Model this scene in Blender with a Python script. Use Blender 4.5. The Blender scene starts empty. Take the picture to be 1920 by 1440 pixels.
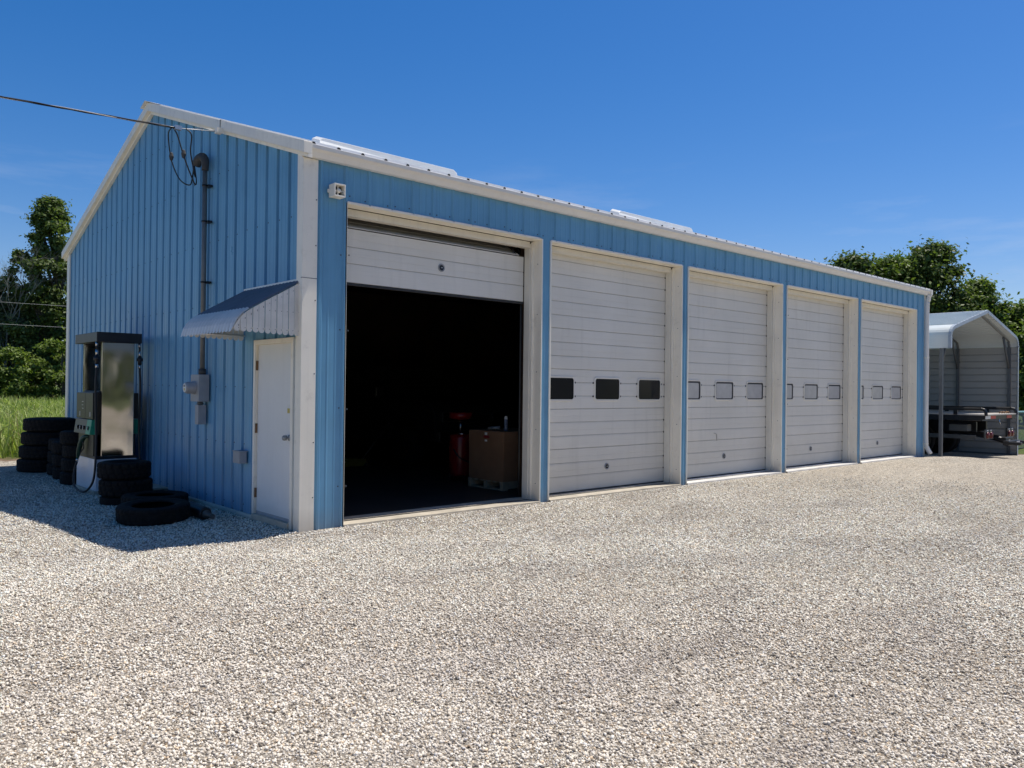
import bpy, bmesh, math, random
import numpy as np
from mathutils import Vector, Matrix, Euler
random.seed(7); RNG = np.random.default_rng(11)
R = math.radians
sc = bpy.context.scene
col = sc.collection

# ------------------------------------------------------------------ materials
def _new(name):
    m = bpy.data.materials.new(name); m.use_nodes = True
    nt = m.node_tree; b = nt.nodes['Principled BSDF']
    return m, nt, b
def N(nt, t, **kw):
    n = nt.nodes.new(t)
    for k, v in kw.items():
        if k.startswith('i_'):
            key = k[2:]
            n.inputs[int(key) if key.isdigit() else key.replace('_', ' ')].default_value = v
        else: setattr(n, k, v)
    return n
def L(nt, a, b): nt.links.new(a, b)
def rgb(c): return (c[0], c[1], c[2], 1.0)
def ramp(nt, fac, stops):
    r = nt.nodes.new('ShaderNodeValToRGB'); e = r.color_ramp.elements
    while len(e) < len(stops): e.new(0.5)
    for el, (p, c) in zip(e, stops): el.position = p; el.color = rgb(c)
    L(nt, fac, r.inputs[0]); return r.outputs[0]
def mix(nt, fac, a, b, mode='MIX'):
    m = nt.nodes.new('ShaderNodeMix'); m.data_type = 'RGBA'; m.blend_type = mode
    if isinstance(fac, (int, float)): m.inputs[0].default_value = fac
    else: L(nt, fac, m.inputs[0])
    for i, v in ((6, a), (7, b)):
        if isinstance(v, tuple): m.inputs[i].default_value = rgb(v)
        else: L(nt, v, m.inputs[i])
    return m.outputs[2]
def mapped(nt, scale=(1, 1, 1)):
    tc = nt.nodes.new('ShaderNodeNewGeometry'); mp = nt.nodes.new('ShaderNodeMapping')
    mp.inputs['Scale'].default_value = scale
    L(nt, tc.outputs['Position'], mp.inputs[0]); return mp.outputs[0]
def noise(nt, vec, scale, detail=4, rough=0.55):
    n = N(nt, 'ShaderNodeTexNoise', i_Scale=scale, i_Detail=detail, i_Roughness=rough)
    L(nt, vec, n.inputs['Vector']); return n.outputs['Fac']
def mrange(nt, v, a, b, c=0.0, d=1.0):
    n = N(nt, 'ShaderNodeMapRange'); n.inputs[1].default_value = a; n.inputs[2].default_value = b
    n.inputs[3].default_value = c; n.inputs[4].default_value = d
    L(nt, v, n.inputs[0]); return n.outputs[0]
def math_(nt, op, a, b=None):
    n = nt.nodes.new('ShaderNodeMath'); n.operation = op
    for i, v in ((0, a), (1, b)):
        if v is None: continue
        if isinstance(v, (int, float)): n.inputs[i].default_value = v
        else: L(nt, v, n.inputs[i])
    return n.outputs[0]
def bump(nt, b, h, strength=0.3, dist=0.01):
    n = N(nt, 'ShaderNodeBump', i_Strength=strength, i_Distance=dist)
    L(nt, h, n.inputs['Height']); L(nt, n.outputs[0], b.inputs['Normal'])

def painted(name, c, rough=0.42, var=0.10, streak=0.10, dirt=(0.22, 0.19, 0.16), dirt_h=0.0, grime=0.0, wave=0.0, spec=0.5):
    """weathered painted sheet metal: mottling, rain streaks, splash dirt near the ground, slight oil-canning"""
    m, nt, b = _new(name)
    p = mapped(nt); n1 = noise(nt, p, 1.3, 5); n2 = noise(nt, mapped(nt, (9, 9, 0.35)), 1.6, 4)
    lo = tuple(x * (1 - var) for x in c); hi = tuple(min(1, x * (1 + var)) for x in c)
    base = ramp(nt, n1, [(0.3, lo), (0.7, hi)])
    s = mrange(nt, n2, 0.5, 0.8, 0, streak)
    base = mix(nt, s, base, tuple(x * 0.55 for x in c))
    if grime:
        g = mrange(nt, noise(nt, p, 6, 6, 0.7), 0.56, 0.72, 0, grime)
        base = mix(nt, g, base, dirt)
    if dirt_h:
        geo = nt.nodes.new('ShaderNodeNewGeometry'); sx = nt.nodes.new('ShaderNodeSeparateXYZ')
        L(nt, geo.outputs['Position'], sx.inputs[0])
        z = math_(nt, 'ADD', sx.outputs[2], math_(nt, 'MULTIPLY', noise(nt, p, 3.5, 5), 0.35 * dirt_h))
        d = mrange(nt, z, 0.0, dirt_h, 0.55, 0.0)
        base = mix(nt, d, base, dirt)
    L(nt, base, b.inputs['Base Color'])
    L(nt, mrange(nt, n1, 0.3, 0.7, rough - 0.07, rough + 0.1), b.inputs['Roughness'])
    b.inputs['Specular IOR Level'].default_value = spec
    if wave:
        bump(nt, b, noise(nt, mapped(nt, (1.0, 1.0, 0.55)), 1.9, 1), wave, 0.03)
    return m
def plain(name, c, rough=0.5, metal=0.0, var=0.12, scale=6.0, bmp=0.0, spec=0.5):
    m, nt, b = _new(name); p = mapped(nt); n1 = noise(nt, p, scale, 4)
    L(nt, ramp(nt, n1, [(0.25, tuple(x * (1 - var) for x in c)), (0.75, tuple(min(1, x * (1 + var)) for x in c))]), b.inputs['Base Color'])
    b.inputs['Roughness'].default_value = rough; b.inputs['Metallic'].default_value = metal
    b.inputs['Specular IOR Level'].default_value = spec
    if bmp: bump(nt, b, noise(nt, p, scale * 6, 3), bmp, 0.01)
    return m

M = {}
M['blue'] = painted('blue_painted_steel', (0.150, 0.367, 0.570), 0.34, 0.11, 0.32, (0.20, 0.22, 0.24), 0.28, 0.06, 0.65)
M['trim'] = painted('white_trim_metal', (0.95, 0.90, 0.79), 0.4, 0.05, 0.20, (0.36, 0.31, 0.25), 0.30, 0.20, 0.12)
M['cream'] = painted('cream_jamb_trim', (0.80, 0.765, 0.68), 0.45, 0.06, 0.22, (0.40, 0.33, 0.24), 0.14, 0.16)
M['roof'] = painted('white_roof_metal', (0.80, 0.80, 0.80), 0.38, 0.04, 0.06)
M['gutter'] = painted('white_gutter', (0.84, 0.825, 0.79), 0.38, 0.04, 0.12, grime=0.06)
M['skylight'] = plain('milky_skylight', (0.84, 0.86, 0.86), 0.3, 0, 0.03)
M['black'] = plain('black_rubber_and_shadow_line', (0.03, 0.03, 0.032), 0.7)
M['screw'] = plain('dark_screw_head', (0.06, 0.075, 0.10), 0.5)
def door_paint():
    m, nt, b = _new('embossed_white_door')
    p = mapped(nt); n1 = noise(nt, p, 0.9, 5); n2 = noise(nt, mapped(nt, (0.5, 0.5, 22)), 4, 5, 0.7)
    base = ramp(nt, n1, [(0.3, (0.74, 0.712, 0.645)), (0.7, (0.83, 0.80, 0.735))])
    base = mix(nt, mrange(nt, n2, 0.52, 0.75, 0, 0.22), base, (0.52, 0.51, 0.49))
    base = mix(nt, mrange(nt, noise(nt, mapped(nt, (5, 5, 0.5)), 1.5, 5), 0.55, 0.8, 0, 0.22), base, (0.45, 0.42, 0.37))
    geo = nt.nodes.new('ShaderNodeNewGeometry'); sx = nt.nodes.new('ShaderNodeSeparateXYZ'); L(nt, geo.outputs['Position'], sx.inputs[0])
    d = mrange(nt, math_(nt, 'ADD', sx.outputs[2], math_(nt, 'MULTIPLY', noise(nt, p, 3, 5), 0.5)), 0.15, 1.0, 0.42, 0.0)
    base = mix(nt, d, base, (0.44, 0.40, 0.34))
    L(nt, base, b.inputs['Base Color']); b.inputs['Roughness'].default_value = 0.48
    bump(nt, b, n2, 0.25, 0.004); return m
M['door'] = door_paint()
M['doorgroove'] = plain('door_groove_shadow', (0.42, 0.41, 0.395), 0.6)
M['pdoor'] = painted('white_steel_door', (0.80, 0.80, 0.79), 0.42, 0.04, 0.08, (0.45, 0.42, 0.38), 0.25, 0.05)
M['concrete'] = plain('concrete_sill', (0.47, 0.42, 0.34), 0.9, 0, 0.22, 5, 0.2)
M['concrete_pale'] = plain('pale_concrete_sill', (0.62, 0.60, 0.57), 0.9, 0, 0.15, 5, 0.2)
M['floor'] = plain('darkened_shop_floor', (0.036, 0.033, 0.031), 0.55, 0, 0.4, 1.6, 0.05)  # near-black floor colour stands in for the darkness of the unlit bay
M['liner'] = plain('dark_shop_liner', (0.066, 0.036, 0.022), 0.85, 0, 0.4, 1.2)  # brown lining, its colour darkened to stand in for missing light
M['zinc'] = plain('galvanised_steel', (0.34, 0.35, 0.355), 0.48, 0.6, 0.14, 10)
M['greybox'] = plain('grey_enamel_box', (0.36, 0.375, 0.40), 0.5, 0.1, 0.1, 8)
M['pipe'] = plain('weathered_grey_conduit', (0.20, 0.205, 0.20), 0.55, 0.4, 0.2, 8)
M['dark'] = plain('black_paint', (0.014, 0.014, 0.016), 0.4, 0, 0.3)
M['weatherhead'] = plain('dark_cast_head', (0.06, 0.06, 0.06), 0.6)
M['cable'] = plain('black_cable', (0.014, 0.014, 0.016), 0.5)
M['baresteel'] = plain('bare_aluminium_wire', (0.55, 0.55, 0.55), 0.4, 0.7)
def awning_metal():
    m, nt, b = _new('oxidised_aluminium'); p = mapped(nt)
    L(nt, ramp(nt, noise(nt, p, 5, 5, 0.65), [(0.3, (0.68, 0.665, 0.63)), (0.7, (0.82, 0.80, 0.76))]), b.inputs['Base Color'])
    b.inputs['Metallic'].default_value = 0.2; b.inputs['Roughness'].default_value = 0.34
    bump(nt, b, noise(nt, p, 18, 3), 0.08, 0.01); return m
M['awning'] = awning_metal()
M['awnroof'] = plain('faded_blue_grey_awning_top', (0.15, 0.165, 0.20), 0.45, 0.2, 0.15, 6)
M['glass_dark'] = plain('dark_window_glass', (0.016, 0.017, 0.02), 0.14, 0, 0.2, 2, 0, 0.25)
M['glass_white'] = plain('whitened_window_pane', (0.50, 0.50, 0.51), 0.2, 0, 0.10, 7)
M['gasket'] = plain('dark_window_gasket', (0.045, 0.045, 0.05), 0.6)
M['brass'] = plain('worn_metal_hinge', (0.22, 0.13, 0.07), 0.5, 0.5, 0.3, 20)
M['chrome'] = plain('satin_steel', (0.55, 0.55, 0.56), 0.25, 1.0, 0.06)
M['sticker'] = plain('yellow_sticker', (0.62, 0.50, 0.12), 0.6)
M['stickerwhite'] = plain('white_sticker', (0.75, 0.75, 0.72), 0.6)
M['red'] = plain('red_enamel', (0.24, 0.008, 0.010), 0.3, 0, 0.1)
M['cardboard'] = plain('brown_cardboard', (0.25, 0.135, 0.07), 0.85, 0, 0.15, 4)
M['pallet'] = plain('pallet_wood', (0.34, 0.28, 0.19), 0.85, 0, 0.25, 8)
M['bluecan'] = plain('blue_white_can', (0.16, 0.19, 0.26), 0.35, 0.2, 0.5, 30)
M['yellow'] = plain('grubby_yellow_paint', (0.16, 0.12, 0.012), 0.4, 0, 0.2)
M['carpaint'] = plain('dark_car_paint', (0.012, 0.012, 0.015), 0.18)
def stainless():
    m, nt, b = _new('brushed_stainless'); p = mapped(nt, (1, 1, 40))
    n1 = noise(nt, p, 8, 3)
    L(nt, ramp(nt, n1, [(0.3, (0.52, 0.505, 0.48)), (0.7, (0.58, 0.565, 0.54))]), b.inputs['Base Color'])
    b.inputs['Metallic'].default_value = 1.0; b.inputs['Roughness'].default_value = 0.10
    bump(nt, b, noise(nt, mapped(nt, (1.6, 1.6, 1.2)), 1.6, 1), 0.16, 0.06); return m
M['stainless'] = stainless()
M['pumpwhite'] = plain('white_pump_cabinet', (0.74, 0.76, 0.80), 0.22, 0, 0.04, 3)
M['pumpdark'] = plain('olive_black_pump_fascia', (0.035, 0.033, 0.026), 0.4)
M['green'] = plain('green_plastic', (0.012, 0.28, 0.16), 0.4, 0, 0.08)
M['greendark'] = plain('dark_green_nozzle', (0.012, 0.05, 0.030), 0.45)
def rubber():
    m, nt, b = _new('dusty_tyre_rubber'); p = mapped(nt)
    L(nt, ramp(nt, noise(nt, p, 9, 5, 0.65), [(0.3, (0.006, 0.006, 0.006)), (0.75, (0.015, 0.0145, 0.0145))]), b.inputs['Base Color'])
    b.inputs['Roughness'].default_value = 0.85; b.inputs['Specular IOR Level'].default_value = 0.22; bump(nt, b, noise(nt, p, 90, 2), 0.2, 0.004); return m
M['rubber'] = rubber()
M['galvalume'] = painted('pale_carport_metal', (0.64, 0.69, 0.70), 0.33, 0.04, 0.05)
M['carport_in'] = painted('grey_carport_wall', (0.40, 0.395, 0.38), 0.45, 0.04, 0.06)
M['edge'] = plain('blue_grey_carport_edge', (0.38, 0.44, 0.51), 0.4)
M['tube'] = plain('galvanised_tube', (0.13, 0.14, 0.15), 0.5, 0.3, 0.1)
M['deck'] = plain('scuffed_pale_truck_deck', (0.48, 0.45, 0.42), 0.5, 0.1, 0.15, 6)
M['truckgrey'] = plain('dusty_grey_steel', (0.10, 0.10, 0.095), 0.6, 0.2, 0.25, 6)
M['redlens'] = plain('red_lamp_lens', (0.13, 0.010, 0.010), 0.3)
M['tapered'] = plain('red_reflective_tape', (0.55, 0.02, 0.03), 0.35)
M['tapewhite'] = plain('white_reflective_tape', (0.75, 0.75, 0.75), 0.35)
M['paleblue'] = plain('pale_blue_trailer_paint', (0.40, 0.52, 0.62), 0.4)
M['teal'] = plain('teal_fence_rail', (0.20, 0.42, 0.44), 0.45)
def leafmat(name, tint, trans=0.35):
    m, nt, b = _new(name)
    a = N(nt, 'ShaderNodeAttribute', attribute_name='tint')
    c = mix(nt, 1.0, a.outputs['Color'], tint, 'MULTIPLY')
    L(nt, c, b.inputs['Base Color']); b.inputs['Roughness'].default_value = 0.55
    b.inputs['Specular IOR Level'].default_value = 0.35
    t = nt.nodes.new('ShaderNodeBsdfTranslucent'); L(nt, mix(nt, 1.0, c, (1.1, 1.25, 0.5), 'MULTIPLY'), t.inputs[0])
    ms = nt.nodes.new('ShaderNodeMixShader'); ms.inputs[0].default_value = trans
    L(nt, b.outputs[0], ms.inputs[1]); L(nt, t.outputs[0], ms.inputs[2])
    L(nt, ms.outputs[0], nt.nodes['Material Output'].inputs[0]); return m
M['leaf'] = leafmat('broad_leaves', (1, 1, 1))
M['grass'] = leafmat('grass_blades', (1, 1, 1), 0.4)
M['bark'] = plain('grey_brown_bark', (0.10, 0.085, 0.07), 0.9, 0, 0.3, 5, 0.3)
M['deadwood'] = plain('bleached_dead_twigs', (0.30, 0.29, 0.28), 0.85, 0, 0.15)

STONE = [(0.0, (0.19, 0.172, 0.152)), (0.16, (0.40, 0.367, 0.322)), (0.38, (0.68, 0.633, 0.562)), (0.70, (0.87, 0.825, 0.75)), (1.0, (0.97, 0.94, 0.885))]
def ground_mat():
    m, nt, b = _new('limestone_gravel_and_turf'); p = mapped(nt)
    v = N(nt, 'ShaderNodeTexVoronoi', i_Scale=62.0, i_Randomness=1.0); L(nt, p, v.inputs['Vector'])
    sp = nt.nodes.new('ShaderNodeSeparateColor'); L(nt, v.outputs['Color'], sp.inputs[0])
    stone = ramp(nt, sp.outputs[0], STONE)
    warm = mix(nt, mrange(nt, sp.outputs[1], 0.72, 0.95), stone, (0.50, 0.40, 0.28))
    gap = mrange(nt, v.outputs['Distance'], 0.35, 0.85)
    warm = mix(nt, 1.0, warm, (1.0, .965, .90), 'MULTIPLY')
    c = mix(nt, math_(nt, 'MULTIPLY', gap, 0.7), warm, (0.10, 0.09, 0.08))  # shade between stones put into the colour
    # broad tone: tan wash by the building, greyer wheel lanes further out
    big = noise(nt, mapped(nt, (0.55, 1.0, 1)), 0.55, 4); mid = noise(nt, p, 2.4, 5)
    c = mix(nt, mrange(nt, big, 0.42, 0.68, 0, 0.40), c, (0.42, 0.36, 0.28), 'MIX')
    c = mix(nt, mrange(nt, noise(nt, mapped(nt, (0.5, 1.2, 1)), 1.1, 5), 0.48, 0.72, 0, 0.34), c, (0.30, 0.28, 0.25))
    ca = N(nt, 'ShaderNodeAttribute', attribute_name='cover'); c = mix(nt, math_(nt, 'MULTIPLY', ca.outputs['Fac'], 0.40), c, (0.08, 0.062, 0.055))  # ground under the loose stones darkened, painting shade into their gaps
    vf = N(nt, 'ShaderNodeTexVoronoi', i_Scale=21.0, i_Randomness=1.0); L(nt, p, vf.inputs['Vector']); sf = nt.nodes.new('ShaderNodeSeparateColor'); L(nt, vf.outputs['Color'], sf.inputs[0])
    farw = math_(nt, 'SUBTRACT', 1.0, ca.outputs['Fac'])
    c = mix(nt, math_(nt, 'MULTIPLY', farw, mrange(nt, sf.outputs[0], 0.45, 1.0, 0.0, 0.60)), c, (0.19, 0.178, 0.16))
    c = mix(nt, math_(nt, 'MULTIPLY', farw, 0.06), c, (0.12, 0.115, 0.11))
    # dirt strip and turf
    at = N(nt, 'ShaderNodeAttribute', attribute_name='turf')
    edge = math_(nt, 'ADD', at.outputs['Fac'], mrange(nt, noise(nt, p, 1.8, 5), 0.25, 0.75, -0.22, 0.22))
    dirt = ramp(nt, noise(nt, p, 14, 5, 0.7), [(0.3, (0.13, 0.085, 0.06)), (0.7, (0.30, 0.21, 0.15))])
    turf = ramp(nt, noise(nt, p, 5, 5, 0.7), [(0.3, (0.05, 0.075, 0.018)), (0.7, (0.12, 0.16, 0.04))])
    c = mix(nt, mrange(nt, edge, 0.28, 0.42), c, dirt)
    c = mix(nt, mrange(nt, edge, 0.55, 0.72), c, turf)
    L(nt, c, b.inputs['Base Color']); b.inputs['Roughness'].default_value = 0.92
    b.inputs['Specular IOR Level'].default_value = 0.2
    h = math_(nt, 'SUBTRACT', math_(nt, 'MULTIPLY', sp.outputs[2], 0.5), v.outputs['Distance'])
    bump(nt, b, h, 0.9, 0.012)
    return m
M['ground'] = ground_mat()
def stone_mat():
    m, nt, b = _new('crushed_limestone'); p = mapped(nt)
    a = N(nt, 'ShaderNodeAttribute', attribute_name='tint')
    big = noise(nt, mapped(nt, (0.55, 1.0, 1)), 0.55, 4)
    c = mix(nt, mrange(nt, big, 0.42, 0.68, 0, 0.16), a.outputs['Color'], (0.44, 0.37, 0.28))
    c = mix(nt, mrange(nt, noise(nt, mapped(nt, (0.5, 1.2, 1)), 1.1, 5), 0.48, 0.72, 0, 0.34), c, (0.30, 0.25, 0.235))
    c = mix(nt, mrange(nt, noise(nt, p, 120, 2), 0.4, 0.7, 0, 0.12), c, (0.36, 0.34, 0.31))
    L(nt, c, b.inputs['Base Color']); b.inputs['Roughness'].default_value = 0.9
    b.inputs['Specular IOR Level'].default_value = 0.2; return m
M['stone'] = stone_mat()

# ------------------------------------------------------------------ mesh helpers
ORG = {}
def tag(o, label=None, cat=None, group=None, kind=None):
    for k, v in (('label', label), ('category', cat), ('group', group), ('kind', kind)):
        if v: o[k] = v
    return o
def thing(name, loc, label, cat, group=None):
    o = bpy.data.objects.new(name, None); col.objects.link(o); o.location = loc
    o.empty_display_size = 0.3; ORG[o.name] = Vector(loc); return tag(o, label, cat, group)

class MB:
    def __init__(s): s.v = []; s.f = []; s.m = []; s.sm = []
    def add(s, vs, fs, mi=0, smooth=False):
        o = len(s.v); s.v += [tuple(p) for p in vs]
        for f in fs: s.f.append(tuple(i + o for i in f)); s.m.append(mi); s.sm.append(smooth)
        return s
    def quad(s, a, b, c, d, mi=0): return s.add([a, b, c, d], [(0, 1, 2, 3)], mi)
    def box(s, x0, x1, y0, y1, z0, z1, mi=0, mat=None):
        vs = [(x, y, z) for x in (x0, x1) for y in (y0, y1) for z in (z0, z1)]
        if mat is not None: vs = [tuple(mat @ Vector(p)) for p in vs]
        return s.add(vs, [(0, 1, 3, 2), (4, 6, 7, 5), (0, 4, 5, 1), (2, 3, 7, 6), (0, 2, 6, 4), (1, 5, 7, 3)], mi)
    def prism(s, pts, axis, a, b, mi=0, smooth=False):
        """extrude closed 2-D outline along an axis; pts in the two remaining axes (in x,y,z order)"""
        def P(p, t):
            q = list(p); q.insert(axis, t); return tuple(q)
        n = len(pts); vs = [P(p, a) for p in pts] + [P(p, b) for p in pts]
        s.add(vs, [(i, (i + 1) % n, n + (i + 1) % n, n + i) for i in range(n)], mi, smooth)
        s.add([P(p, a) for p in pts], [tuple(range(n))], mi); s.add([P(p, b) for p in pts], [tuple(range(n))], mi)
        return s
    def tube(s, path, r, n=10, mi=0, cap=True, smooth=True):
        path = [Vector(p) for p in path]; k = len(path); vs = []
        up = None
        for i, p in enumerate(path):
            t = (path[min(i + 1, k - 1)] - path[max(i - 1, 0)]).normalized()
            if up is None:
                up = Vector((0, 0, 1)) if abs(t.z) < 0.9 else Vector((1, 0, 0))
            u = (up - t * up.dot(t)).normalized(); up = u; w = t.cross(u)
            rr = r[i] if isinstance(r, (list, tuple)) else r
            vs += [p + (u * math.cos(2 * math.pi * j / n) + w * math.sin(2 * math.pi * j / n)) * rr for j in range(n)]
        fs = [(i * n + j, i * n + (j + 1) % n, (i + 1) * n + (j + 1) % n, (i + 1) * n + j) for i in range(k - 1) for j in range(n)]
        s.add(vs, fs, mi, smooth)
        if cap:
            s.add(vs[:n], [tuple(range(n))], mi); s.add(vs[-n:], [tuple(range(n))], mi)
        return s
    def lathe(s, prof, c, axis='Z', n=24, mi=0, smooth=True, closed=False, mod=None):
        vs = []; k = len(prof)
        for j in range(n):
            a = 2 * math.pi * j / n
            for i, (r, h) in enumerate(prof):
                rr = r if mod is None else r * mod(i, j)
                x, y, z = rr * math.cos(a), rr * math.sin(a), h
                if axis == 'X': x, y, z = z, x, y
                elif axis == 'Y': x, y, z = y, z, x
                vs.append((c[0] + x, c[1] + y, c[2] + z))
        kk = k if closed else k - 1
        fs = [(j * k + i, ((j + 1) % n) * k + i, ((j + 1) % n) * k + (i + 1) % k, j * k + (i + 1) % k) for j in range(n) for i in range(kk)]
        return s.add(vs, fs, mi, smooth)
    def disc(s, c, r, axis, n=20, mi=0, t=0.01):
        return s.lathe([(0.0001, -t / 2), (r, -t / 2), (r, t / 2), (0.0001, t / 2)], c, axis, n, mi, False)
    def build(s, name, mats, parent=None, bevel=0.0, loc=None):
        org = ORG[parent.name] if parent is not None else Vector((0, 0, 0))
        if parent is None and loc is not None: org = Vector(loc)
        me = bpy.data.meshes.new(name)
        me.from_pydata([tuple(Vector(p) - org) for p in s.v], [], s.f)
        mats = mats if isinstance(mats, list) else [mats]
        for m in mats: me.materials.append(m)
        me.polygons.foreach_set('material_index', s.m); me.polygons.foreach_set('use_smooth', s.sm)
        bm = bmesh.new(); bm.from_mesh(me)
        bmesh.ops.remove_doubles(bm, verts=bm.verts, dist=1e-5)
        bmesh.ops.recalc_face_normals(bm, faces=bm.faces); bm.to_mesh(me); bm.free()
        o = bpy.data.objects.new(name, me); col.objects.link(o)
        if parent is not None: o.parent = parent; ORG[o.name] = org
        else: o.location = org; ORG[o.name] = org
        if bevel:
            md = o.modifiers.new('soft_edges', 'BEVEL'); md.width = bevel; md.segments = 2; md.limit_method = 'ANGLE'; md.angle_limit = R(50)
        return o
def np_mesh(name, verts, faces_flat, per, mat, tint=None, smooth=False, parent=None):
    me = bpy.data.meshes.new(name); nv = len(verts); nf = len(faces_flat) // per
    org = np.array(ORG[parent.name]) if parent is not None else np.zeros(3)
    me.vertices.add(nv); me.vertices.foreach_set('co', (verts - org).astype(np.float32).ravel())
    me.loops.add(nf * per); me.loops.foreach_set('vertex_index', faces_flat.astype(np.int32))
    me.polygons.add(nf); me.polygons.foreach_set('loop_start', np.arange(0, nf * per, per, dtype=np.int32))
    me.polygons.foreach_set('loop_total', np.full(nf, per, dtype=np.int32))
    if smooth: me.polygons.foreach_set('use_smooth', np.ones(nf, dtype=bool))
    me.update(calc_edges=True); me.materials.append(mat)
    if tint is not None:
        a = me.color_attributes.new('tint', 'FLOAT_COLOR', 'POINT')
        cc = np.ones((nv, 4), np.float32); cc[:, :3] = tint; a.data.foreach_set('color', cc.ravel())
    o = bpy.data.objects.new(name, me); col.objects.link(o)
    if parent is not None: o.parent = parent; ORG[o.name] = Vector(org)
    return o
def bez(pts, k=8):
    """Catmull-Rom through points"""
    P = [Vector(p) for p in pts]; P = [P[0] * 2 - P[1]] + P + [P[-1] * 2 - P[-2]]; out = []
    for i in range(1, len(P) - 2):
        a, b, c, d = P[i - 1:i + 3]
        for j in range(k):
            t = j / k
            out.append(0.5 * ((2 * b) + (c - a) * t + (2 * a - 5 * b + 4 * c - d) * t * t + (3 * b - a - 3 * c + d) * t ** 3))
    out.append(P[-2]); return out

# ------------------------------------------------------------------ camera, sun, sky
FPX, YAW, PIT, ROL = 1496.34, 0.7384, 0.0055, 0.0119
CAM = Vector((-4.1314, -7.9204, 1.5665))
fw = Vector((math.sin(YAW) * math.cos(PIT), math.cos(YAW) * math.cos(PIT), math.sin(PIT)))
rr = Vector((math.cos(YAW), -math.sin(YAW), 0)); uu = rr.cross(fw)
r2 = rr * math.cos(ROL) + uu * math.sin(ROL); u2 = uu * math.cos(ROL) - rr * math.sin(ROL)
cd = bpy.data.cameras.new('camera'); cam = bpy.data.objects.new('camera', cd); col.objects.link(cam)
cam.matrix_world = Matrix(((r2.x, u2.x, -fw.x, CAM.x), (r2.y, u2.y, -fw.y, CAM.y), (r2.z, u2.z, -fw.z, CAM.z), (0, 0, 0, 1)))
cd.sensor_fit = 'HORIZONTAL'; cd.sensor_width = 36; cd.lens = FPX / 1920 * 36; cd.clip_start = 0.05; cd.clip_end = 3000
sc.camera = cam
SUN = Vector((0.376, -0.086, 1.0)).normalized()
sl = bpy.data.lights.new('sun', 'SUN'); so = bpy.data.objects.new('sun', sl); col.objects.link(so)
sl.energy = 5.0; sl.angle = R(0.53); sl.color = (1.0, 0.945, 0.86)
so.rotation_euler = (-SUN).to_track_quat('-Z', 'Y').to_euler()
w = bpy.data.worlds.new('World'); sc.world = w; w.use_nodes = True; nt = w.node_tree
sky = nt.nodes.new('ShaderNodeTexSky'); sky.sky_type = 'NISHITA'; sky.sun_disc = False
sky.sun_elevation = math.asin(SUN.z); sky.sun_rotation = math.atan2(SUN.x, SUN.y)
sky.altitude = 0; sky.air_density = 1.0; sky.dust_density = 0.6; sky.ozone_density = 3.0
hs = nt.nodes.new('ShaderNodeHueSaturation'); hs.inputs['Saturation'].default_value = 1.42; hs.inputs['Value'].default_value = 1.0
nt.links.new(sky.outputs[0], hs.inputs['Color']); tcs = nt.nodes.new('ShaderNodeTexCoord'); mps = nt.nodes.new('ShaderNodeMapping'); mps.inputs['Scale'].default_value = (1.5, 1.5, 9.0); nt.links.new(tcs.outputs['Generated'], mps.inputs[0])
wn = noise(nt, mps.outputs[0], 2.1, 6, 0.6); sz = nt.nodes.new('ShaderNodeSeparateXYZ'); nt.links.new(tcs.outputs['Generated'], sz.inputs[0])
wisp = math_(nt, 'MULTIPLY', mrange(nt, wn, 0.52, 0.80, 0, 0.5), mrange(nt, sz.outputs[2], 0.30, 0.14, 0, 1))
tint_ = mix(nt, 1.0, hs.outputs[0], (1.06, 0.96, 1.09), 'MULTIPLY')
zen = mrange(nt, sz.outputs[2], 0.50, 0.80, 0, 1)
tint_ = mix(nt, zen, tint_, mix(nt, 1.0, tint_, (.86, .66, .50), 'MULTIPLY'))
nt.links.new(mix(nt, wisp, tint_, (5.2, 6.0, 7.6)), nt.nodes['Background'].inputs[0])
nt.nodes['Background'].inputs[1].default_value = 0.11
sc.view_settings.view_transform = 'Standard'; sc.view_settings.look = 'None'; sc.view_settings.exposure = 0
sc.render.engine = 'CYCLES'; sc.cycles.max_bounces = 8; sc.cycles.diffuse_bounces = 4
try: sc.cycles.use_denoising = True
except Exception: pass

# ------------------------------------------------------------------ ground
def sst(a, b, x): t = np.clip((x - a) / (b - a), 0, 1); return t * t * (3 - 2 * t)
def gz(x, y):
    x = np.asarray(x, float); y = np.asarray(y, float)
    z = -0.25 * sst(15.5, 23.5, x) - 0.012
    far = sst(14, 30, y)
    bumpy = 0.012 * np.sin(x * 1.7 + y * 0.6) * np.sin(y * 1.3 - x * 0.4) + 0.008 * np.sin(x * 3.1 - y * 2.3)
    mound = 0.06 * np.exp(-(((x - 16.8) / 1.1) ** 2 + ((y + 0.75) / 0.45) ** 2))
    keep = sst(0.0, 0.8, np.maximum(np.maximum(-x - 0.1, -y - 0.1), x - 17.4))
    dip = -0.045 * sst(0.0, 0.5, -x) * sst(-1.6, -0.2, y) * (1 - sst(9.5, 12, y))
    return z + bumpy * np.clip(keep, 0, 1) * (1 - far) + mound + dip
def turf(x, y):
    left = sst(10.2, 12.4, y + 0.10 * (x + 1)) * (1 - sst(14.0, 16.5, x) * (1 - sst(10, 12, y)))
    right = np.minimum(sst(23.0, 24.4, x), sst(-1.6, 0.2, y))
    far = sst(24, 30, np.maximum(x - 4, -y + 2))
    return np.maximum(np.maximum(left, right), np.maximum(far, sst(25, 32, -x)))
xs = np.concatenate([-np.geomspace(14.5, 700, 16)[::-1], np.arange(-14, 32.01, 0.4), np.geomspace(33, 700, 16)])
ys = np.concatenate([-np.geomspace(14.5, 700, 14)[::-1], np.arange(-14, 16.01, 0.4), np.geomspace(17, 700, 20)])
X, Y = np.meshgrid(xs, ys); Z = gz(X, Y); nx, ny = len(xs), len(ys)
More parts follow.
